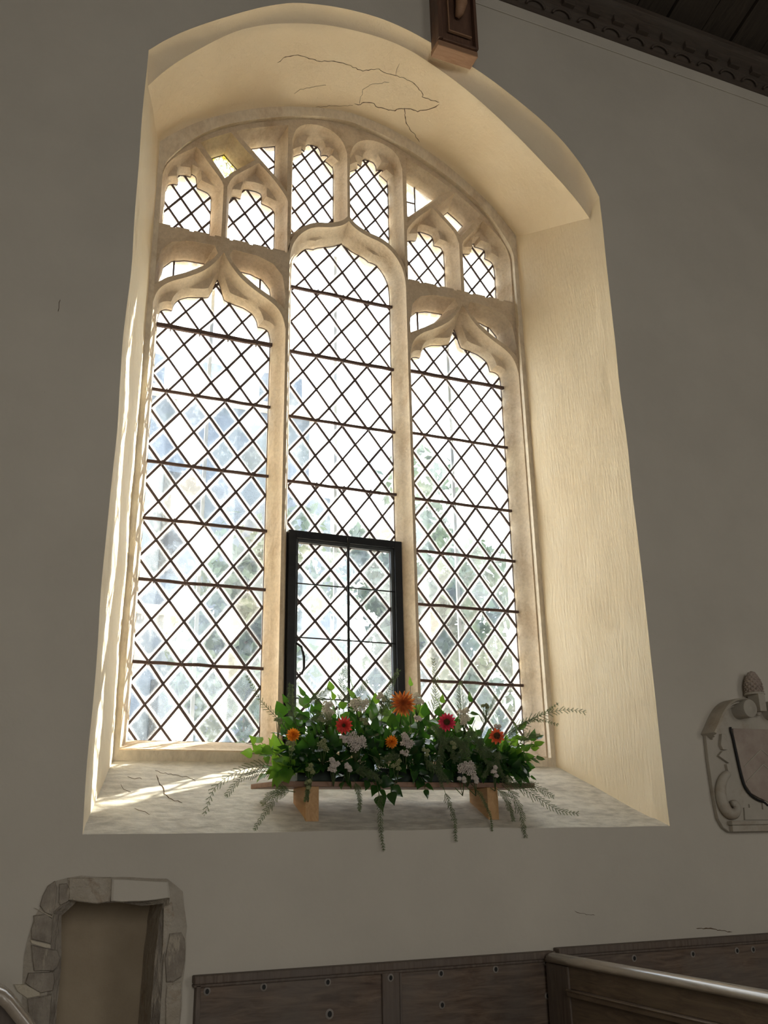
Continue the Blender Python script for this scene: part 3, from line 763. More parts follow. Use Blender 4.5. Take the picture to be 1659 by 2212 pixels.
# ------------------------------------------------------------------ wainscot
pan = thing('wall_panelling', 'old dark oak panelling with plugged bolt holes along the wall foot', 'panelling')
for a, b in ((-.757, -.139), (-.077, .500), (.575, 2.6)):
    MB().box((a+.012 if a < -.7 else a, -.022, .05), (b, -.002, 1.197)).build('panel', M['panel'], pan)
MB().box((-.757, -.034, .05), (-.742, -.002, 1.20)).build('stile', M['oak_v'], pan, bevel=.002)
MB().box((-.139, -.033, .05), (-.077, -.002, 1.197)).build('stile', M['oak_v'], pan, bevel=.003)
MB().box((-.075, -.028, .05), (-.066, -.004, 1.197)).build('bead', M['oak_v'], pan, bevel=.002)
for a, b, z in ((-.765, .53, 1.197), (.545, 2.6, 1.205)):
    q = MB(); q.box((a, -.042, z), (b, 0, z+.024)); q.box((a, -.034, z-.010), (b, 0, z)); q.build('cap_moulding', M['oak_v'], pan, bevel=.004)
def onplane(px, py, y): p = P(px, py, y); return p
c8 = lambda u, v: (400+u/3.318, 2000+v/3.318)
hs = [c8(160,395), c8(565,372), c8(1022,355), c8(1035,632), c8(1472,335), (952,2086), (1070,2079), (1180,2078), (955,2171), (1183,2151), (1495,2046), (1625,2037), (1590,2038), (1370,2070), (1235,2074)]
mrim = rough_mat('pale ring of filler', (.20,.18,.16), (.3,.27,.24), 40, .3, 90, rough=.9)
for i, h in enumerate(hs):
    y = -.0335 if i == 4 else -.0225; p = P(h[0], h[1], y-.001); big = 1.25 if i == 3 else 1
    if p.z > 1.19: p.z = 1.175
    q = MB(); n_ = 14
    ri = [(p.x+math.cos(2*pi*k/n_)*.0115*big*(1+.2*noise.noise(Vector((k, i, 0)))), y-.0008, p.z+math.sin(2*pi*k/n_)*.0125*big) for k in range(n_)]
    r2 = [(p.x+math.cos(2*pi*k/n_)*.006*big, y-.003, p.z+math.sin(2*pi*k/n_)*.0075*big) for k in range(n_)]
    q.add(ri+r2, [(k, (k+1) % n_, (k+1) % n_+n_, k+n_) for k in range(n_)])
    o = q.build('bolt_hole', mrim, pan)
    r3 = [(a, y-.0026, c) for a, b, c in r2]
    MB().add(r3, [tuple(range(n_))]).build('hole', M['stripe'], o)
based(pan)

# ------------------------------------------------------------------ right box pew, running out from the wall
pew = thing('box_pew', 'panelled oak pew partition with shiny top rail at lower right', 'pew')
X = .50
MB().box((X-.012, -2.6, .0), (X+.03, -.04, 1.10)).build('backing', M['oak_y'], pew)
MB().box((X-.012, -2.6, 1.118), (X+.03, -.04, 1.195)).build('top_rail', M['oak_y'], pew, bevel=.003)
MB().box((X-.018, -.185, 0), (X+.036, -.045, 1.188)).build('stile', M['oak_v'], pew, bevel=.004)
q = MB()
q.bar((X-.022, -.185, 1.108), (X-.022, -2.6, 1.108), .014, .022, Vector((0, 0, 1))); q.bar((X-.030, -.185, 1.1165), (X-.030, -2.6, 1.1165), .008, .006, Vector((0, 0, 1)))
q.build('rail_moulding', M['oak_y'], pew, bevel=.004, seg=3)
for a in (-.815, -1.5):
    MB().box((X-.016, a-.055, 0), (X+.03, a, 1.10)).build('muntin', M['oak_v'], pew, bevel=.003)
q = MB()
pts = [(X+.012, -.06-.2*i, 1.203) for i in range(13)]
vs = []; prof2 = [(-.030,0),(-.032,.008),(-.026,.019),(-.012,.026),(.004,.028),(.020,.025),(.030,.016),(.032,.006),(.028,0)]
for p in pts: vs += [(p[0]+a-.008, p[1], 1.192+b) for a, b in prof2]
n_ = len(prof2); q.add(vs, [(k*n_+i, k*n_+(i+1) % n_, (k+1)*n_+(i+1) % n_, (k+1)*n_+i) for k in range(len(pts)-1) for i in range(n_)]+[tuple(range(n_))])
o = q.build('rounded_cap', M['cap'], pew, True)
based(pew)
# left bench end with curved shoulder
be = thing('bench_end', 'curved bench end with top paled for window sheen at lower left corner', 'pew')
curve = [P(a, b, -.35) for a, b in ((-60,2118),(-25,2122),(5,2134),(20,2148),(36,2168),(54,2190),(72,2216),(92,2262),(110,2330))]
q = MB(); n_ = len(curve)
vs = []
for p in curve:
    vs += [(p.x, -.35, p.z), (p.x+.004, -.36, p.z+.008), (p.x+.004, -.475, p.z+.008), (p.x, -.485, p.z), (p.x-.014, -.48, p.z-.016), (p.x-.014, -.355, p.z-.016)]
q.add(vs, [(k*6+i, k*6+(i+1) % 6, (k+1)*6+(i+1) % 6, (k+1)*6+i) for k in range(n_-1) for i in range(6)])
q.build('top_capping', M['cap'], be, True)
pl = [(p.x-.012, p.z-.012) for p in curve]; pl = pl+[(pl[-1][0], .0), (pl[0][0], .0)]
MB().prism(pl, -.365, -.42).build('end_panel', M['oak_v'], be)
based(be)

# ------------------------------------------------------------------ niche with exposed stones
nic = thing('wall_niche', 'blocked doorway niche edged with exposed rough stones', 'niche')
n_ = len(NICHEJ)
q = MB(); vs = [(x, .030, z) for x, z in NICHEJ]+[(x*.985-.014, .24, z) for x, z in NICHEJ]
q.add(vs, [(i, (i+1) % n_, (i+1) % n_+n_, i+n_) for i in range(n_)]); q.build('niche_sides', M['lintel'], nic)
v, f = cdt(NICHEO, [NICHEJ], 0.0)
inn = {(round(a, 5), round(b, 5)) for a, b in NICHEJ}
q = MB(); q.add([(a, .030 if (round(a, 5), round(b, 5)) in inn else 0.0, b) for a, _, b in v], f); q.build('chamfer', M['quoin'], nic)
q = MB(); v, f = cdt([(x*.985-.014, z) for x, z in NICHEJ], [], .24)
q.add(v, f); q.build('niche_back', M['niche'], nic)
p7 = lambda u, v: (0+u/3.318, 1860+v/3.318)
pl_o = jit([(-1.262,.5),(-1.262,1.3),(-1.25,1.41),(-1.20,1.50),(-1.12,1.515),(-.86,1.50),(-.81,1.46),(-.785,1.36),(-.795,1.1),(-.80,.5)], .010, .03)
q = MB(); v, f = cdt(pl_o, [NICHEO], -.003); q.add(v, f); q.build('rough_surround', M['mortar_dull'], nic)
def stone(pts, mat, th=.010, name='quoin_stone'):
    q = [P(*p7(*p), 0) for p in pts]; pl = jit([(a.x, a.z) for a in q], .004, .02)
    c = (sum(a[0] for a in pl)/len(pl), sum(a[1] for a in pl)/len(pl))
    inner = [(c[0]+(a[0]-c[0])*.93, c[1]+(a[1]-c[1])*.93) for a in pl]
    q = MB(); n = len(pl)
    vs = [(a[0], .002, a[1]) for a in pl]+[(a[0], -th*.6, a[1]) for a in pl]+[(a[0], -th, a[1]) for a in inner]
    v2, f2 = cdt(inner, [], -th)
    q.add(vs, [(i, (i+1) % n, (i+1) % n+n, i+n) for i in range(n)]+[(i+n, (i+1) % n+n, (i+1) % n+2*n, i+2*n) for i in range(n)]); q.add(v2, f2)
    return q.build(name, mat, nic)
stone([(395,145),(410,200),(400,290),(375,390),(320,370),(280,320),(300,250),(340,180)], M['quoin'])
stone([(425,170),(480,165),(500,220),(490,290),(430,320),(420,300)], M['quoin'])
stone([(235,385),(330,375),(375,410),(372,560),(365,600),(225,560),(222,480),(240,430)], M['quoin'])
stone([(225,600),(330,630),(410,645),(430,700),(410,760),(380,790),(240,790),(230,700)], M['quoin'])
stone([(200,800),(380,795),(390,860),(375,930),(290,945),(230,910),(175,870)], M['quoin'])
stone([(190,985),(370,955),(360,1100),(345,1260),(230,1260),(200,1100)], M['quoin'])
stone([(490,125),(800,118),(800,180),(785,295),(700,305),(560,290),(490,280)], M['lintel'], .012, 'lintel_stone')
stone([(805,130),(1000,140),(1200,150),(1215,265),(1000,290),(860,300),(795,290)], M['wall'], .012, 'lintel_stone')
stone([(1215,520),(1300,510),(1325,560),(1320,720),(1300,830),(1240,870),(1190,870),(1180,700)], M['quoin'])
stone([(1195,890),(1300,860),(1285,1100),(1275,1260),(1185,1260),(1185,1000)], M['lintel'])
stone([(1170,330),(1230,290),(1250,400),(1200,500),(1180,640),(1160,700),(1165,500)], M['lintel'])
for pl in ([(240,330),(330,380),(378,408),(370,395),(320,368),(250,335)], [(215,565),(365,605),(365,630),(330,628),(225,590)], [(95,880),(180,880),(285,940),(290,965),(190,980),(120,930)]):
    stone(pl, M['mortar'], .008, 'mortar_joint')

# ------------------------------------------------------------------ wall monument
mon = thing('wall_monument', 'carved grey marble wall monument with shield and pinecone finial', 'monument')
MX = 1.628
def sym(L): return [(MX-a, z) for a, z in L]+[(MX+a, z) for a, z in L[::-1]]
back = sym([(.0,2.10),(.10,2.13),(.17,2.10),(.235,2.05),(.275,2.01),(.278,1.90),(.275,1.774),(.272,1.70),(.272,1.666),(.245,1.63),(.215,1.612),(0,1.612)])
q = MB(); pl = sym([(.275,2.01),(.278,1.90),(.275,1.774),(.270,1.70),(.266,1.666),(.245,1.63),(.215,1.612)]); pl = [(MX-.20, 2.085), (MX-.10, 2.13)][::-1]+pl+[(MX+.10, 2.13), (MX+.20, 2.085)][::-1]
pl = sym([(.10,2.13),(.20,2.085),(.275,2.01),(.278,1.90),(.275,1.774),(.270,1.70),(.266,1.666),(.245,1.63),(.215,1.612)])
q.prism(pl, -.022, -.001); q.build('back_slab', M['monument'], mon, bevel=.003)
for s in (-1, 1):
    q = MB()      # curved pediment arm
    arm = [(.285,2.005),(.262,2.035),(.235,2.075),(.20,2.115),(.16,2.142),(.11,2.155),(.07,2.15),(.045,2.13),(.04,2.11)]
    arm = smoothline(arm, 2); m_ = len(arm); vs = []
    for i, (a, z) in enumerate(arm):
        d = Vector((arm[min(i+1, m_-1)][0]-arm[max(i-1, 0)][0], arm[min(i+1, m_-1)][1]-arm[max(i-1, 0)][1])).normalized(); nn = Vector((-d.y, d.x))
        if nn.y > 0 or (nn.y == 0): nn = -nn
        w_ = .040*(1-.35*i/m_)
        if i > m_*.6: w_ *= 1-.6*(i-m_*.6)/(m_*.4)
        for yy, kk in ((-.001, 0), (-.085, 0), (-.092, .18), (-.080, .34), (-.062, .42), (-.062, .62), (-.040, .78), (-.036, 1), (-.001, 1)):
            vs.append((MX+s*(a+nn.x*w_*kk), yy, z+nn.y*w_*kk))
    q.add(vs, [(k*9+i, k*9+(i+1) % 9, (k+1)*9+(i+1) % 9, (k+1)*9+i) for k in range(m_-1) for i in range(9)]+[tuple(range(9))])
    q.build('pediment_scroll', M['monument'], mon)
    cx0 = MX+s*.084; q = MB(); n_ = 28      # round volute roll
    pr = [(0, -.098), (.012, -.100), (.014, -.096), (.024, -.099), (.026, -.095), (.034, -.098), (.0365, -.094), (.0365, -.001)]
    vs = [(cx0+math.cos(2*pi*k/n_)*r, y, 2.108+math.sin(2*pi*k/n_)*r*1.05) for r, y in pr for k in range(n_)]
    q.add(vs, [(j*n_+k, j*n_+(k+1) % n_, (j+1)*n_+(k+1) % n_, (j+1)*n_+k) for j in range(len(pr)-1) for k in range(n_)]); q.build('volute', M['monument'], mon, True)
    q = MB()      # side scroll work: small tabs, then lower scroll
    q.prism([(MX+s*a, z) for a, z in [(.205,2.005),(.185,2.005),(.18,1.965),(.185,1.94),(.21,1.94),(.218,1.96)]], -.040, -.02)
    q.prism([(MX+s*a, z) for a, z in [(.21,1.935),(.235,1.915),(.185,1.885),(.175,1.90),(.175,1.93)]], -.038, -.02)
    q.prism([(MX+s*a, z) for a, z in [(.20,1.882),(.18,1.88),(.175,1.85),(.195,1.845)]], -.038, -.02)
    q.build('side_tabs', M['monument'], mon, bevel=.002)
    sc = smoothline([(.195,1.845),(.225,1.825),(.248,1.785),(.250,1.735),(.232,1.695),(.205,1.680),(.180,1.690),(.170,1.712),(.182,1.728),(.198,1.722)], 2)
    q = MB(); q.tube([(MX+s*a, -.034, z) for a, z in sc], [.014+.010*math.sin(pi*min(1, i/len(sc)*1.25)) if i < len(sc)*.8 else .014 for i in range(len(sc))], 10); q.build('lower_scroll', M['monument'], mon, True)
# pinecone finial
q = MB(); cz = 2.178
for j in range(9):
    zz = cz+.010+j*.010; rr_ = .034*math.cos(max(0, (j-1.5))/8.2*pi/2)+.003
    for k in range(11):
        a = 2*pi*(k+.5*(j % 2))/11; x_, y_ = MX+math.cos(a)*rr_, -.045+math.sin(a)*rr_
        vs = [(x_+math.cos(a)*dx, y_+math.sin(a)*dx, zz+dz) for dx, dz in ((.0055, 0), (0, .0065), (0, -.0065), (-.01, 0))]+[(x_-math.sin(a)*s_*.0085, y_+math.cos(a)*s_*.0085, zz) for s_ in (-1, 1)]
        q.add(vs, [(0,1,4),(0,5,1),(0,4,2),(0,2,5),(3,4,1),(3,1,5),(3,2,4),(3,5,2)])
q.tube([(MX, -.045, cz), (MX, -.045, cz+.05), (MX, -.045, cz+.09), (MX, -.045, cz+.1)], [.035, .034, .018, .004], 14)
q.build('pinecone', M['monument_pink'], mon)
q = MB(); q.tube([(MX, -.045, cz-.004), (MX, -.045, cz+.006)], [.044, .040], 20); q.box((MX-.018, -.085, 2.10), (MX+.018, -.02, cz)); q.tube([(MX, -.05, 2.085), (MX, -.05, 2.10)], [.008, .016], 10); q.build('finial_base', M['monument'], mon, bevel=.002)
# shield
sh = [(.135,2.03),(.136,2.0),(.128,1.93),(.118,1.84),(.110,1.80),(.085,1.765),(.05,1.748),(.02,1.738),(0,1.727)]
q = MB(); q.prism([(MX-a, z) for a, z in sh]+[(MX+a, z) for a, z in sh[::-1][1:]], -.034, -.02); q.build('shield', M['monument_pink'], mon, bevel=.002)
for s in (-1, 1):
    sm = smoothline([(.145,2.035),(.147,2.015),(.141,2.0),(.135,1.93),(.125,1.84),(.115,1.79),(.088,1.757),(.052,1.738),(.02,1.730),(.004,1.716)], 2)
    q = MB(); q.tube([(MX+s*a, -.030, z) for a, z in sm], .0048, 8); q.build('black_outline', M['stripe'], mon, True)
q = MB()
for dz in (0, .062):
    for s in (-1, 1): q.bar((MX, -.0348, 1.945-dz), (MX+s*.105, -.0348, 1.872-dz), .004 if dz else .0035, .003)
q.build('chevron', M['monument'], mon)
q = MB(); q.box((MX-.225, -.052, 1.640), (MX+.225, -.02, 1.656)); q.box((MX-.218, -.044, 1.614), (MX+.218, -.02, 1.640)); q.build('base_moulding', M['monument'], mon, bevel=.003)
q = MB(); q.prism(sym([(.0,1.735),(.028,1.735),(.03,1.70),(.05,1.703),(.058,1.712),(.058,1.722),(.10,1.722),(.10,1.708),(.13,1.708),(.135,1.66),(0,1.66)]), -.030, -.02); q.build('apron', M['monument'], mon, bevel=.001)
based(mon)

# ------------------------------------------------------------------ shelf board and blocks on the sill
def sillz(y): return 1.64+.26/.566*y
zb0 = 1.789
q = MB(); A = [(-.497,.075),(.565,.075),(.52,.262),(-.520,.262)]
A = [(-.495,.07),(.560,.07),(.53,.245),(-.530,.245)]
q.add([(x, y, zb0) for x, y in A]+[(x, y, zb0+.018) for x, y in A], [(0,1,2,3),(7,6,5,4),(0,4,5,1),(1,5,6,2),(2,6,7,3),(3,7,4,0)])
tag(q.build('shelf_board', M['board'], bevel=.002), 'brown wooden board carrying the flowers, propped on two blocks', 'shelf')
for (a, b, lab) in ((-.378, -.329, 'pine wedge block under the left end of the flower board'), (.346, .392, 'pine wedge block under the right end of the flower board')):
    q = MB(); y0, y1 = .068, .215
    vs = []
    for x in (a, b): vs += [(x, y0, sillz(y0)), (x, y1, sillz(y1)), (x, y1, zb0), (x, y0, zb0)]
    q.add(vs, [(0,1,2,3),(7,6,5,4),(0,4,5,1),(1,5,6,2),(2,6,7,3),(3,7,4,0)])
    tag(q.build('wedge_block', M['pine'], bevel=.002), lab, 'block', 'wedge blocks under the flower board')
ZT0 = zb0+.0185
q = MB(); q.box((-.40, .10, ZT0), (.46, .22, ZT0+.05)); tr_ = tag(q.build('flower_trough', M['tray'], bevel=.004), 'dark trough holding the stems, hidden among the leaves on the board', 'trough')

# ------------------------------------------------------------------ flowers
BL = {'the large burnt-orange zinnia': (870,1520), 'the scarlet zinnia': (743,1567), 'the crimson zinnia': (965,1560), 'the red-orange zinnia at right': (1073,1590), 'the orange marigold at left': (633,1587), 'the orange marigold in the middle': (846,1602)}
used_l = {}
def where(p):
    """say which way a spray lies from the bloom next to it, each wording once"""
    cand = []
    d = Vector(p)-CAM; z = d.dot(FW); px = 829.5+d.dot(RX)/z*FPX; py = 1106+d.dot(DN)/z*FPX
    for nme, (bx, by) in BL.items():
        ang = math.degrees(math.atan2(by-py, px-bx)) % 360; r = math.hypot(px-bx, py-by)
        k = int(((ang+22.5) % 360)//45); cand.append((r, nme, k))
    cand.sort(); return cand, px, py
DIRS = ['right of', 'up and right of', 'above', 'up and left of', 'left of', 'down and left of', 'below', 'down and right of']
def label_for(base, p):
    cand, px, py = where(p)
    for r, nme, k in cand:
        reach = 'close' if r < 55 else ('further' if r < 120 else ('well' if r < 220 else 'far'))
        s = '%s %s %s %s' % (base, reach, DIRS[k], nme)
        if s not in used_l:
            used_l[s] = 1; return s
    r, nme, k = cand[0]; return '%s %s %s' % (base, DIRS[k], nme)
TOCAM = lambda p: (CAM-Vector(p)).normalized()
def frame(nrm, up=Vector((0, 0, 1))):
    n = nrm.normalized(); a = up.cross(n)
    if a.length < 1e-3: a = Vector((1, 0, 0))
    a.normalize(); b = n.cross(a); return a, b, n
def petal(mb, c, a, b, n, ang, r0, r1, wid, lift0, lift1, cup=.3, seg=5, twist=0):
    d = a*math.cos(ang)+b*math.sin(ang); s = -a*math.sin(ang)+b*math.cos(ang); vs = []
    for i in range(seg+1):
        t = i/seg; r = r0+(r1-r0)*t; w_ = wid*(math.sin(pi*min(.92, .18+t*.80))**.7)*(.55 if i == seg else 1)
        h = lift0+(lift1-lift0)*t+.12*(r1-r0)*math.sin(pi*t)
        for j in (-1, 0, 1): vs.append(c+d*r+s*(j*w_/2)+n*(h+(cup*w_*(abs(j)))+twist*j*w_))
    mb.add(vs, [(i*3+j, i*3+j+1, (i+1)*3+j+1, (i+1)*3+j) for i in range(seg) for j in (0, 1)])
def bloom(name, px, py, y, R_, mat, layers, disc_r, label, tilt=(0, 0), cup=.3, discmat='disc', stemto=None):
    c = P(px, py, y); nrm = (TOCAM(c)+Vector((tilt[0], 0, tilt[1]))).normalized(); a, b, n = frame(nrm)
    th = thing(name, label, 'flower', 'coloured blooms in the arrangement'); q = MB()
    for li, (cnt, rf, l0, l1, wf) in enumerate(layers):
        for k in range(cnt):
            petal(q, c, a, b, n, 2*pi*(k+.5*(li % 2))/cnt+rnd.uniform(-.08, .08), disc_r*.6, R_*rf*rnd.uniform(.9, 1.06), R_*wf, l0*R_, l1*R_*rnd.uniform(.7, 1.3), cup, 5, rnd.uniform(-.15, .15))
    q.build('petals', mat, th, True)
    q = MB()
    q.tube([c-n*.004, c+n*(R_*.10), c+n*(R_*.12+disc_r*.3)], [disc_r*.9, disc_r*.9, disc_r*.3], 12)
    for k in range(46):
        g = k*2.39996; rr_ = disc_r*math.sqrt(k/46); p = c+(a*math.cos(g)+b*math.sin(g))*rr_+n*(R_*.12+disc_r*.45*(1-(rr_/disc_r)**2))
        q.tube([p-n*.003, p+n*.002, p+n*.0035], [disc_r*.13, disc_r*.13, disc_r*.05], 5)
    q.build('disc', M[discmat], th, True)
    q = MB(); base = Vector((c.x*.8+.0, .16, ZT0+.04)); q.tube([c-n*.004, c-n*.04+Vector((0, 0, -.01)), base], .0022, 6); q.build('stem', M['stem'], th, True)
    return based(th)
YFL = .055
bloom('zinnia', 870, 1520, .035, .052, M['zorange'], [(18,1,-.05,.0,.20),(15,.86,.06,.22,.18),(11,.62,.14,.42,.16)], .008, 'largest bloom, burnt-orange quilled zinnia at top centre', (0, .1), 1.1, 'zorange')
bloom('zinnia', 743, 1567, .02, .033, M['zred'], [(14,1,-.1,.0,.34),(12,.8,.06,.22,.30)], .007, 'scarlet zinnia in the left half of the arrangement', (-.1, 0), .35)
bloom('zinnia', 965, 1560, .02, .0355, M['zcrim'], [(15,1,-.08,.02,.36),(13,.8,.05,.16,.32)], .013, 'crimson zinnia with dark open centre right of the large orange bloom', (.05, .15), .25)
bloom('zinnia', 1073, 1590, .02, .032, M['zverm'], [(11,1,-.2,-.1,.42),(8,.75,0,.12,.36)], .0135, 'red-orange zinnia with big dark centre near the right end', (.2, .25), .25)
for px, py, lab in ((633,1587,'orange marigold near the left end of the arrangement'), (846,1602,'orange marigold low in the middle below the large bloom')):
    bloom('marigold', px, py, .012, .0255, M['mari'], [(16,1,-.1,.0,.3),(15,.86,.05,.3,.3),(13,.66,.2,.6,.3),(10,.42,.4,.85,.3),(6,.22,.6,.95,.3)], .004, lab, (0, 0), .5, 'mari')

def ico(mb, c, r, sq=1.0):
    vs = [(1,0,0),(-1,0,0),(0,1,0),(0,-1,0),(0,0,1),(0,0,-1)]
    q = .577; vs += [(sx*q, sy*q, sz*q) for sx in (-1, 1) for sy in (-1, 1) for sz in (-1, 1)]
    # rhombic hull of an octahedron and a cube
    base = len(mb.v); V_ = [Vector(c)+Vector(v_)*r for v_ in vs]
    fs = []
    for ax, (i, j) in ((0, (1, 2)), (1, (0, 2)), (2, (0, 1))):
        for s in (0, 1):
            apex = ax*2+s; sg = 1 if s == 0 else -1
            ring = [k for k in range(6, 14) if vs[k][ax]*sg > 0]; ring.sort(key=lambda k: math.atan2(vs[k][j], vs[k][i]))
            fs += [(apex, ring[k], ring[(k+1) % 4]) for k in range(4)]
    mb.add(V_, fs)
def corymb(px, py, y, wpx, hpx, n, mat, name, label, cat, group, fr=.0058):
    c = P(px, py, y); sc = (c-CAM).dot(FW)/FPX; W_ = wpx*sc/2; H_ = hpx*sc/2
    th = thing(name, label, cat, group); q = MB(); st = MB(); n = int(n*1.3)
    nrm = (TOCAM(c)+Vector((0, 0, .5))).normalized()
    base = c-nrm*.05-Vector((0, 0, .03+H_*.5))
    k_ = 0
    heads = max(3, int(n/14))
    for hI in range(heads):
        g = hI*2.4+rnd.random(); rr_ = math.sqrt((hI+.3)/heads); hc = c+Vector((math.cos(g)*rr_*W_*.8, rnd.uniform(-.008, .008), math.sin(g)*rr_*H_*.8))
        st.tube([base, (base+hc)/2+Vector((0, 0, -.006)), hc-nrm*.004], [.0016, .0012, .0009], 5)
        hr = max(.007, min(W_, H_)*.42)
        for k in range(14):
            g2_ = k*2.39996; r2_ = hr*math.sqrt((k+.5)/14); a, b, nn = frame(nrm)
            p = hc+(a*math.cos(g2_)+b*math.sin(g2_))*r2_+nn*(hr*.45*(1-(r2_/hr)**2)+rnd.uniform(-.001, .001)); ico(q, p, fr*rnd.uniform(.75, 1.15)*.62)
    base2 = Vector((max(-.38, min(.44, base.x*.85)), .16, ZT0+.04))
    st.tube([base, base2], .0016, 5)
    q.build('florets', mat, th, False); st.build('stems', M['stem'], th, True); return based(th)
YA = [(530,262,64,90,100,'floret'),(668,232,90,66,120,'floret'),(508,296,24,24,30,'floret'),(650,392,108,78,150,'floret_dim'),(600,376,30,40,30,'floret_dim'),(560,492,50,74,80,'floret_dim'),(620,500,36,40,44,'floret_dim'),
      (866,385,62,66,90,'floret_dim'),(858,434,40,26,30,'floret_dim'),(1103,285,60,80,100,'floret'),(1115,500,84,70,120,'floret_dim'),(1150,545,40,40,44,'floret_dim'),(1095,545,40,34,30,'floret_dim'),(905,215,60,60,70,'floret'),(912,292,20,20,14,'floret_dim'),(1230,520,40,60,44,'floret_dim'),(760,205,60,40,44,'floret'),(1245,330,40,40,30,'floret_dim')]
for u, v_, w_, h_, n_, mt in YA:
    px, py = f3(u, v_); y = .010 if v_ > 330 else .07
    corymb(px, py, y, w_/1.929, h_/1.929, n_, M[mt], 'yarrow_head', label_for('cream yarrow head', P(px, py, y)), 'flower', 'yarrow heads in the arrangement')
BE = [(515,408,60,60,44),(383,402,52,60,44),(465,505,46,50,44),(822,488,56,50,44),(945,430,50,40,30),(455,560,24,60,20),(330,300,40,40,30),(1190,240,34,36,20),(690,300,50,40,30),(1060,400,40,40,30),(880,250,40,30,20)]
for u, v_, w_, h_, n_ in BE:
    px, py = f3(u, v_); corymb(px, py, .012 if v_ > 330 else .06, w_/1.929, h_/1.929, n_, M['berry'], 'ivy_berry_cluster', label_for('green ivy flower cluster', P(px, py, .06)), 'plant', 'ivy flower clusters in the arrangement', .0050)

# ivy
def leaf(mb, base, d, nrm, L, W_, curl):
    d = d.normalized(); s = d.cross(nrm)
    if s.length < 1e-3: s = Vector((1, 0, 0))
    s.normalize(); n = s.cross(d).normalized()
    prof = [(0, .0, 0), (.08, .34, 0), (.22, .50, 0), (.38, .47, 0), (.55, .36, 0), (.72, .24, 0), (.88, .10, 0), (1.0, 0, 0)]
    vs = []
    for t, wv, _ in prof:
        c = base+d*(L*t)-n*(curl*L*t*t)
        fold = .22*wv*W_
        vs += [c+s*(wv*W_)+n*(fold-.25*curl*wv*W_+.05*W_*math.sin(t*9)), c, c-s*(wv*W_)+n*(fold-.25*curl*wv*W_+.05*W_*math.cos(t*8))]
    mb.add(vs, [(i*3+j, i*3+j+1, (i+1)*3+j+1, (i+1)*3+j) for i in range(len(prof)-1) for j in (0, 1)])
def sprig(base, tip, nl, size, mat, label, group, bend=0.0):
    th = thing('ivy_sprig', label, 'plant', group); q = MB(); st = MB()
    base = Vector(base); tip = Vector(tip); mid = (base+tip)/2+Vector((rnd.uniform(-.01, .01), -.02, .02+bend))
    pts = []
    for i in range(9):
        t = i/8; pts.append(base*(1-t)**2+mid*2*t*(1-t)+tip*t*t)
    st.tube(pts, [.0022*(1-.6*i/8) for i in range(9)], 5)
    out = (tip-base).normalized()
    for k in range(nl):
        t = .25+.75*(k+.5)/nl if k < nl-1 else 1.0; i = min(7, int(t*8)); fr = t*8-i; p = pts[i].lerp(pts[i+1], min(1, fr))
        dr = (pts[i+1]-pts[i]).normalized(); a = k*2.4+rnd.uniform(-.5, .5)
        side = Vector((math.cos(a), -abs(math.sin(a))*.5-.15, math.sin(a)*.8))
        d = (dr*.55+side*.9 if k < nl-1 else dr+Vector((0, -.2, 0))).normalized()
        nrm = (Vector((0, -1, .0))*.55+Vector((0, 0, 1))*.55+Vector((rnd.uniform(-.7, .7), rnd.uniform(-.5, .3), rnd.uniform(-.5, .6)))).normalized()
        L = size*rnd.uniform(.72, 1.15); pet = p+d*.010
        st.tube([p, pet], .0010, 4, False); leaf(q, pet, d, nrm, L, L*rnd.uniform(.62, .85), rnd.uniform(.05, .45))
    q.build('leaves', mat, th, True); st.build('stem', M['stem'], th, True); return based(th)
def env(x):      # silhouette of the mass: top z at x (at y about .1)
    pts = [(-.56,1.87),(-.50,1.93),(-.44,2.02),(-.40,2.075),(-.30,2.10),(-.15,2.115),(0,2.12),(.10,2.10),(.20,2.085),(.30,2.055),(.40,2.02),(.50,1.99),(.60,1.95)]
    for (a, za), (b, zb) in zip(pts, pts[1:]):
        if a <= x <= b: return za+(zb-za)*(x-a)/(b-a)
    return 1.9
rnd.seed(21)
G = 'ivy sprigs in the flower arrangement'
specs = []
NX = 14
for row, (y0, f) in enumerate(((.26,.97),(.20,.86),(.12,.66),(.085,.44),(.065,.22))):
    for i in range(NX):
        x = -.47+.98*(i+.5*(row % 2)+rnd.uniform(-.2, .2))/(NX-.5)
        zt = ZT0+.0+(env(x)-ZT0-.005)*f*rnd.uniform(.92, 1.04); specs.append((x, y0+rnd.uniform(-.02, .02), zt, row))
for x, y, z, row in specs:
    bx = max(-.39, min(.45, x*.84)); base = (bx, max(.11, min(.21, y)), ZT0+.05)
    mat = M['ivy2'] if (row <= 1 and rnd.random() < .30) or (x < -.42 and rnd.random() < .6) else M['ivy']
    sprig(base, (x, y, z), 9 if row else 7, .062, mat, label_for('glossy ivy sprig', (x, y, z)), G)
# sprigs that stick out of the mass: ends, top and a drooping one in the middle
ex = [((205,398),.08,'ivy2',5,.05),((232,440),.07,'ivy2',5,.045),((285,520),.08,'ivy2',5,.04),((330,535),.06,'ivy2',4,.04),((370,240),.12,'ivy',5,.045),((440,212),.13,'ivy',5,.045),((555,188),.14,'ivy2',5,.042),((640,180),.14,'ivy2',5,.045),((880,170),.13,'ivy2',4,.045),((1010,240),.12,'ivy2',5,.05),((1125,235),.12,'ivy',4,.04),((1330,350),.10,'ivy2',5,.05),((1400,385),.10,'ivy',5,.045),((1390,410),.09,'ivy2',4,.045),((1395,460),.08,'ivy',4,.04),((1345,455),.08,'ivy2',4,.05),((750,605),.05,'ivy',4,.05),((700,545),.05,'ivy',4,.045),((800,590),.05,'ivy',4,.045),((600,550),.05,'ivy',4,.045),((940,580),.05,'ivy',4,.045),((1370,530),.07,'ivy',3,.04)]
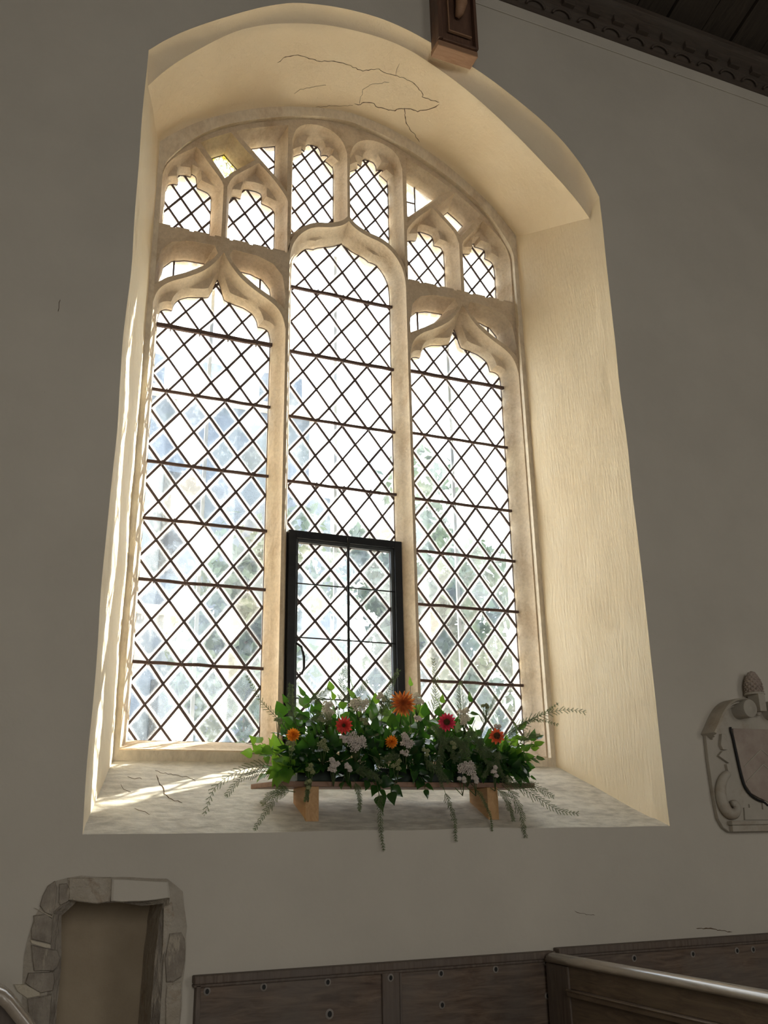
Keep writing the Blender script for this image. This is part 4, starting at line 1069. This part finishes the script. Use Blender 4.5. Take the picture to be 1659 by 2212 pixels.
for (u, v_), y, mt, n_, sz in ex:
    t_ = P(*f3(u, v_), y); bx = max(-.39, min(.45, t_.x*.8))
    sprig((bx, .13, ZT0+.05), t_, n_+3, sz, M[mt], label_for('ivy sprig sticking out', t_), 'ivy sprigs at the edge of the arrangement')

# asparagus fern
def frond(pix, ys, side_len, label, dens=1.0, curl=0):
    th = thing('asparagus_fern_frond', label, 'plant', 'asparagus fern fronds'); q = MB(); st = MB()
    pts = [P(*f3(*p), y) for p, y in zip(pix, ys)]
    pts = [tuple(p) for p in pts]; pts = resample(pts, 26); pts = [Vector(p) for p in pts]
    for _ in range(3): pts = [pts[0]]+[(pts[i-1]+pts[i]*2+pts[i+1])/4 for i in range(1, len(pts)-1)]+[pts[-1]]
    m_ = len(pts); st.tube(pts, [.0014*(1-.7*i/m_) for i in range(m_)], 4)
    for i in range(5, m_-1):
        t = i/(m_-1); dr = (pts[i+1]-pts[i-1]).normalized()
        for s in (-1, 1):
            if rnd.random() > dens: continue
            L = side_len*(1-.75*t)*rnd.uniform(.5, 1.1); sd = dr.cross(Vector((0, 1, 0)))
            if sd.length < .1: sd = Vector((1, 0, 0))
            sd.normalize(); d = (dr*.9+sd*s*.75+Vector((0, rnd.uniform(-.4, .3), -.1))).normalized(); k = max(3, int(L/.0045)); p = pts[i].copy(); prev = p.copy()
            for j in range(k):
                d = (d+dr*.03+Vector((0, 0, -.02))).normalized(); p = p+d*(L/k)
                if j % 3 == 2 or j == k-1: st.bar(prev, p, .0013, .0013); prev = p.copy()
                for s3 in (-1, 1):
                    nd = (d*.75+d.cross(Vector((0, 1, 0))).normalized()*s3*.7+Vector((0, rnd.uniform(-.3, .3), 0))).normalized(); l2 = .009*rnd.uniform(.6, 1.1)*(1-.4*j/k); wv = d*.0009
                    q.add([p-wv, p+wv, p+nd*l2], [(0,1,2)])
    q.build('needles', M['fern'], th); st.build('stem', M['stem'], th, True); return based(th)
FR = [([(360,500),(250,485),(140,520),(60,580),(20,700)], (.12,.06,.04,.02,.01), .05, 'trailing fern frond reaching furthest down left over the sill'),
      ([(340,520),(250,510),(160,550),(110,620)], (.12,.05,.03,.02), .05, 'fern frond arching left above the bright streaks on the sill'),
      ([(380,560),(330,600),(280,680),(228,760)], (.12,.04,.02,.0), .045, 'fern frond hanging down left of the left pine block'),
      ([(400,380),(330,295),(260,225),(195,110)], (.14,.16,.18,.2), .03, 'thin fern stalk rising left in front of the mullion'),
      ([(420,340),(385,270),(380,200),(385,150)], (.12,.12,.12,.12), .04, 'fern sprig standing up before the black casement corner'),
      ([(600,300),(605,200),(600,130),(608,70)], (.14,.15,.16,.17), .05, 'fern sprig standing up in front of the casement stanchion'),
      ([(640,300),(650,220),(680,170),(700,130)], (.14,.15,.16,.17), .04, 'wispy fern sprig right of the casement stanchion'),
      ([(760,300),(780,210),(800,150),(832,88)], (.14,.15,.16,.17), .035, 'fern sprig crossing the lower right casement corner'),
      ([(960,320),(985,220),(985,120),(975,40)], (.14,.15,.16,.17), .05, 'tall faint fern sprig before the right-hand light'),
      ([(1090,300),(1095,230),(1085,180),(1090,140)], (.14,.15,.15,.15), .04, 'fern sprig above the tall yarrow at right'),
      ([(1180,350),(1190,280),(1225,240),(1235,200)], (.12,.12,.12,.12), .04, 'fern sprig above the red-orange zinnia'),
      ([(1230,400),(1300,340),(1380,295),(1480,262),(1550,255),(1615,268)], (.12,.10,.08,.06,.05,.04), .055, 'long fern frond reaching right across the cream reveal'),
      ([(1240,400),(1330,330),(1430,275),(1500,228)], (.12,.10,.08,.06), .025, 'short fern spur above the long right-hand frond'),
      ([(1250,410),(1360,300),(1430,300),(1500,320)], (.12,.10,.08,.06), .03, 'fern spur just under the long right-hand frond'),
      ([(1200,540),(1290,560),(1400,575),(1480,620)], (.09,.05,.03,.02), .06, 'bushy fern frond spraying right past the board end'),
      ([(1220,560),(1330,570),(1420,630),(1500,680),(1585,690)], (.09,.05,.03,.02,.01), .055, 'longest low fern frond lying right over the sill'),
      ([(1250,560),(1310,610),(1345,700),(1360,790)], (.08,.03,.0,-.01), .05, 'fern frond hanging straight down at the right end'),
      ([(1220,570),(1280,620),(1300,680),(1310,720)], (.08,.03,.01,0), .045, 'short fern frond hanging beside the right pine block'),
      ([(1010,560),(1040,640),(1066,720),(1070,808)], (.06,.02,-.01,-.02), .03, 'thin fern frond dangling left of the right pine block'),
      ([(740,560),(755,640),(755,740),(770,848)], (.06,.02,-.01,-.02), .035, 'fern frond dangling lowest in the middle below the sill edge'),
      ([(640,540),(660,580),(670,640),(668,680)], (.06,.03,.02,.01), .03, 'short fern frond hanging under the board left of middle'),
      ([(450,520),(455,560),(452,600),(440,640)], (.05,.03,.03,.03), .025, 'fern tuft hanging over the left pine block'),
      ([(1130,560),(1180,620),(1215,700),(1222,765)], (.06,.03,.0,-.01), .02, 'faint fern strand across the right pine block')]
for pix, ys, sl_, lab in FR: frond(pix, ys, sl_, lab)
inner = [[(1040,330),(1080,390),(1120,460),(1140,520)], [(1000,360),(1010,430),(1000,490),(1010,580)], [(1160,380),(1200,440),(1210,500),(1180,540)], [(930,440),(960,480),(1010,520),(1040,560)], [(1260,400),(1240,470),(1260,530),(1300,560)], [(1080,340),(1140,360),(1190,420),(1230,440)], [(620,520),(680,510),(730,530),(760,560)], [(720,300),(770,260),(800,230),(770,200)], [(700,440),(760,470),(790,455),(830,450)], [(440,240),(480,215),(520,190),(540,170)], [(950,300),(985,330),(1020,400),(1060,430)], [(1150,300),(1130,350),(1100,420),(1060,480)], [(400,600),(350,590),(300,610),(260,650)], [(1320,420),(1350,380),(1380,360),(1420,365)], [(1000,420),(1040,380),(1090,400),(1130,440)], [(1190,330),(1160,400),(1180,450),(1230,500)], [(1020,480),(1060,450),(1110,480),(1160,500)], [(560,330),(540,300),(500,280),(470,300)]]
for k, pix in enumerate(inner):
    c = P(*f3(*pix[2]), .03); frond(pix, (.06,.03,.025,.02), .045, label_for('fern frond', c))

# ------------------------------------------------------------------ outside: pale bounce ground and trees
struct(MB().box((-60, 1.0, -.4), (60, 80, -.25)), 'ground', M['earth'], 'unseen ground outside, made pale to bounce sunlight onto the soffit')  # out of view; its pale colour serves as a reflector for the soffit
def tree(x, y, h, r, label, seed):
    rn = random.Random(seed); th = thing('tree', label, 'tree', 'trees outside the window'); q = MB()
    q.tube([(x, y, -.3), (x+.1, y, h*.4), (x, y, h*.75)], [r*.10, r*.08, r*.03], 8); q.build('trunk', M['bark'], th, True)
    q = MB()
    cl = [(Vector((x+rn.gauss(0, r*.42), y+rn.gauss(0, r*.42), h*.6+rn.gauss(0, h*.17))), r*rn.uniform(.28, .5)) for _ in range(36)]
    for c, cr in cl:
        for _ in range(170):
            d = Vector((rn.gauss(0, 1), rn.gauss(0, 1), rn.gauss(0, 1))).normalized(); p = c+d*cr*rn.uniform(.6, 1.05); s = r*rn.uniform(.05, .09)
            a = Vector((rn.gauss(0, 1), rn.gauss(0, 1), rn.gauss(0, 1))).normalized(); b = a.cross(d).normalized()
            q.add([p-a*s, p-b*s*.6, p+a*s, p+b*s*.6], [(0,1,2,3)])
    q.build('foliage', M['tree'], th); return th
tree(1.1, 6.8, 6.2, 1.0, 'thin green tree outside close behind the left-hand light', 1)
tree(6.4, 13.5, 8.4, 1.9, 'green tree outside behind the middle light', 2)
tree(5.2, 19.0, 7.2, 2.0, 'dense grey-green tree outside left of the middle light', 8)
tree(9.2, 18.5, 7.0, 2.1, 'dense grey-green tree outside behind the right-hand light', 9)
tree(14.2, 18.5, 6.4, 1.9, 'green tree outside behind the lower right-hand light', 3)
tree(17.5, 24, 7.5, 3.2, 'leafy tree outside at the far right of the window', 5)
tw = thing('church_tower', 'blue-grey stone tower outside behind the left-hand light', 'tower')
mb = MB(); mb.box((-3.4, 9.6, -.3), (2.75, 13, 8.1)); mb.build('tower_walls', M['tower'], tw)
mb = MB(); mb.box((-3.5, 9.5, 7.9), (2.85, 13.1, 8.05)); mb.box((-3.5, 9.5, 4.6), (2.85, 13.1, 4.72)); mb.build('string_course', M['stone_pale'], tw)
for k in range(6): MB().box((-3.4+k*1.08, 9.6, 8.1), (-3.4+k*1.08+.62, 9.9, 8.6)).build('merlon', M['tower'], tw)
for x, z in ((.55, 5.2), (.55, 2.2)):
    MB().box((x, 9.52, z), (x+.55, 9.62, z+1.5)).build('louvre', M['black_iron'], tw)
MB().box((2.3, 9.0, -.3), (2.9, 9.7, 6.4)).build('buttress', M['tower'], tw, bevel=.03)
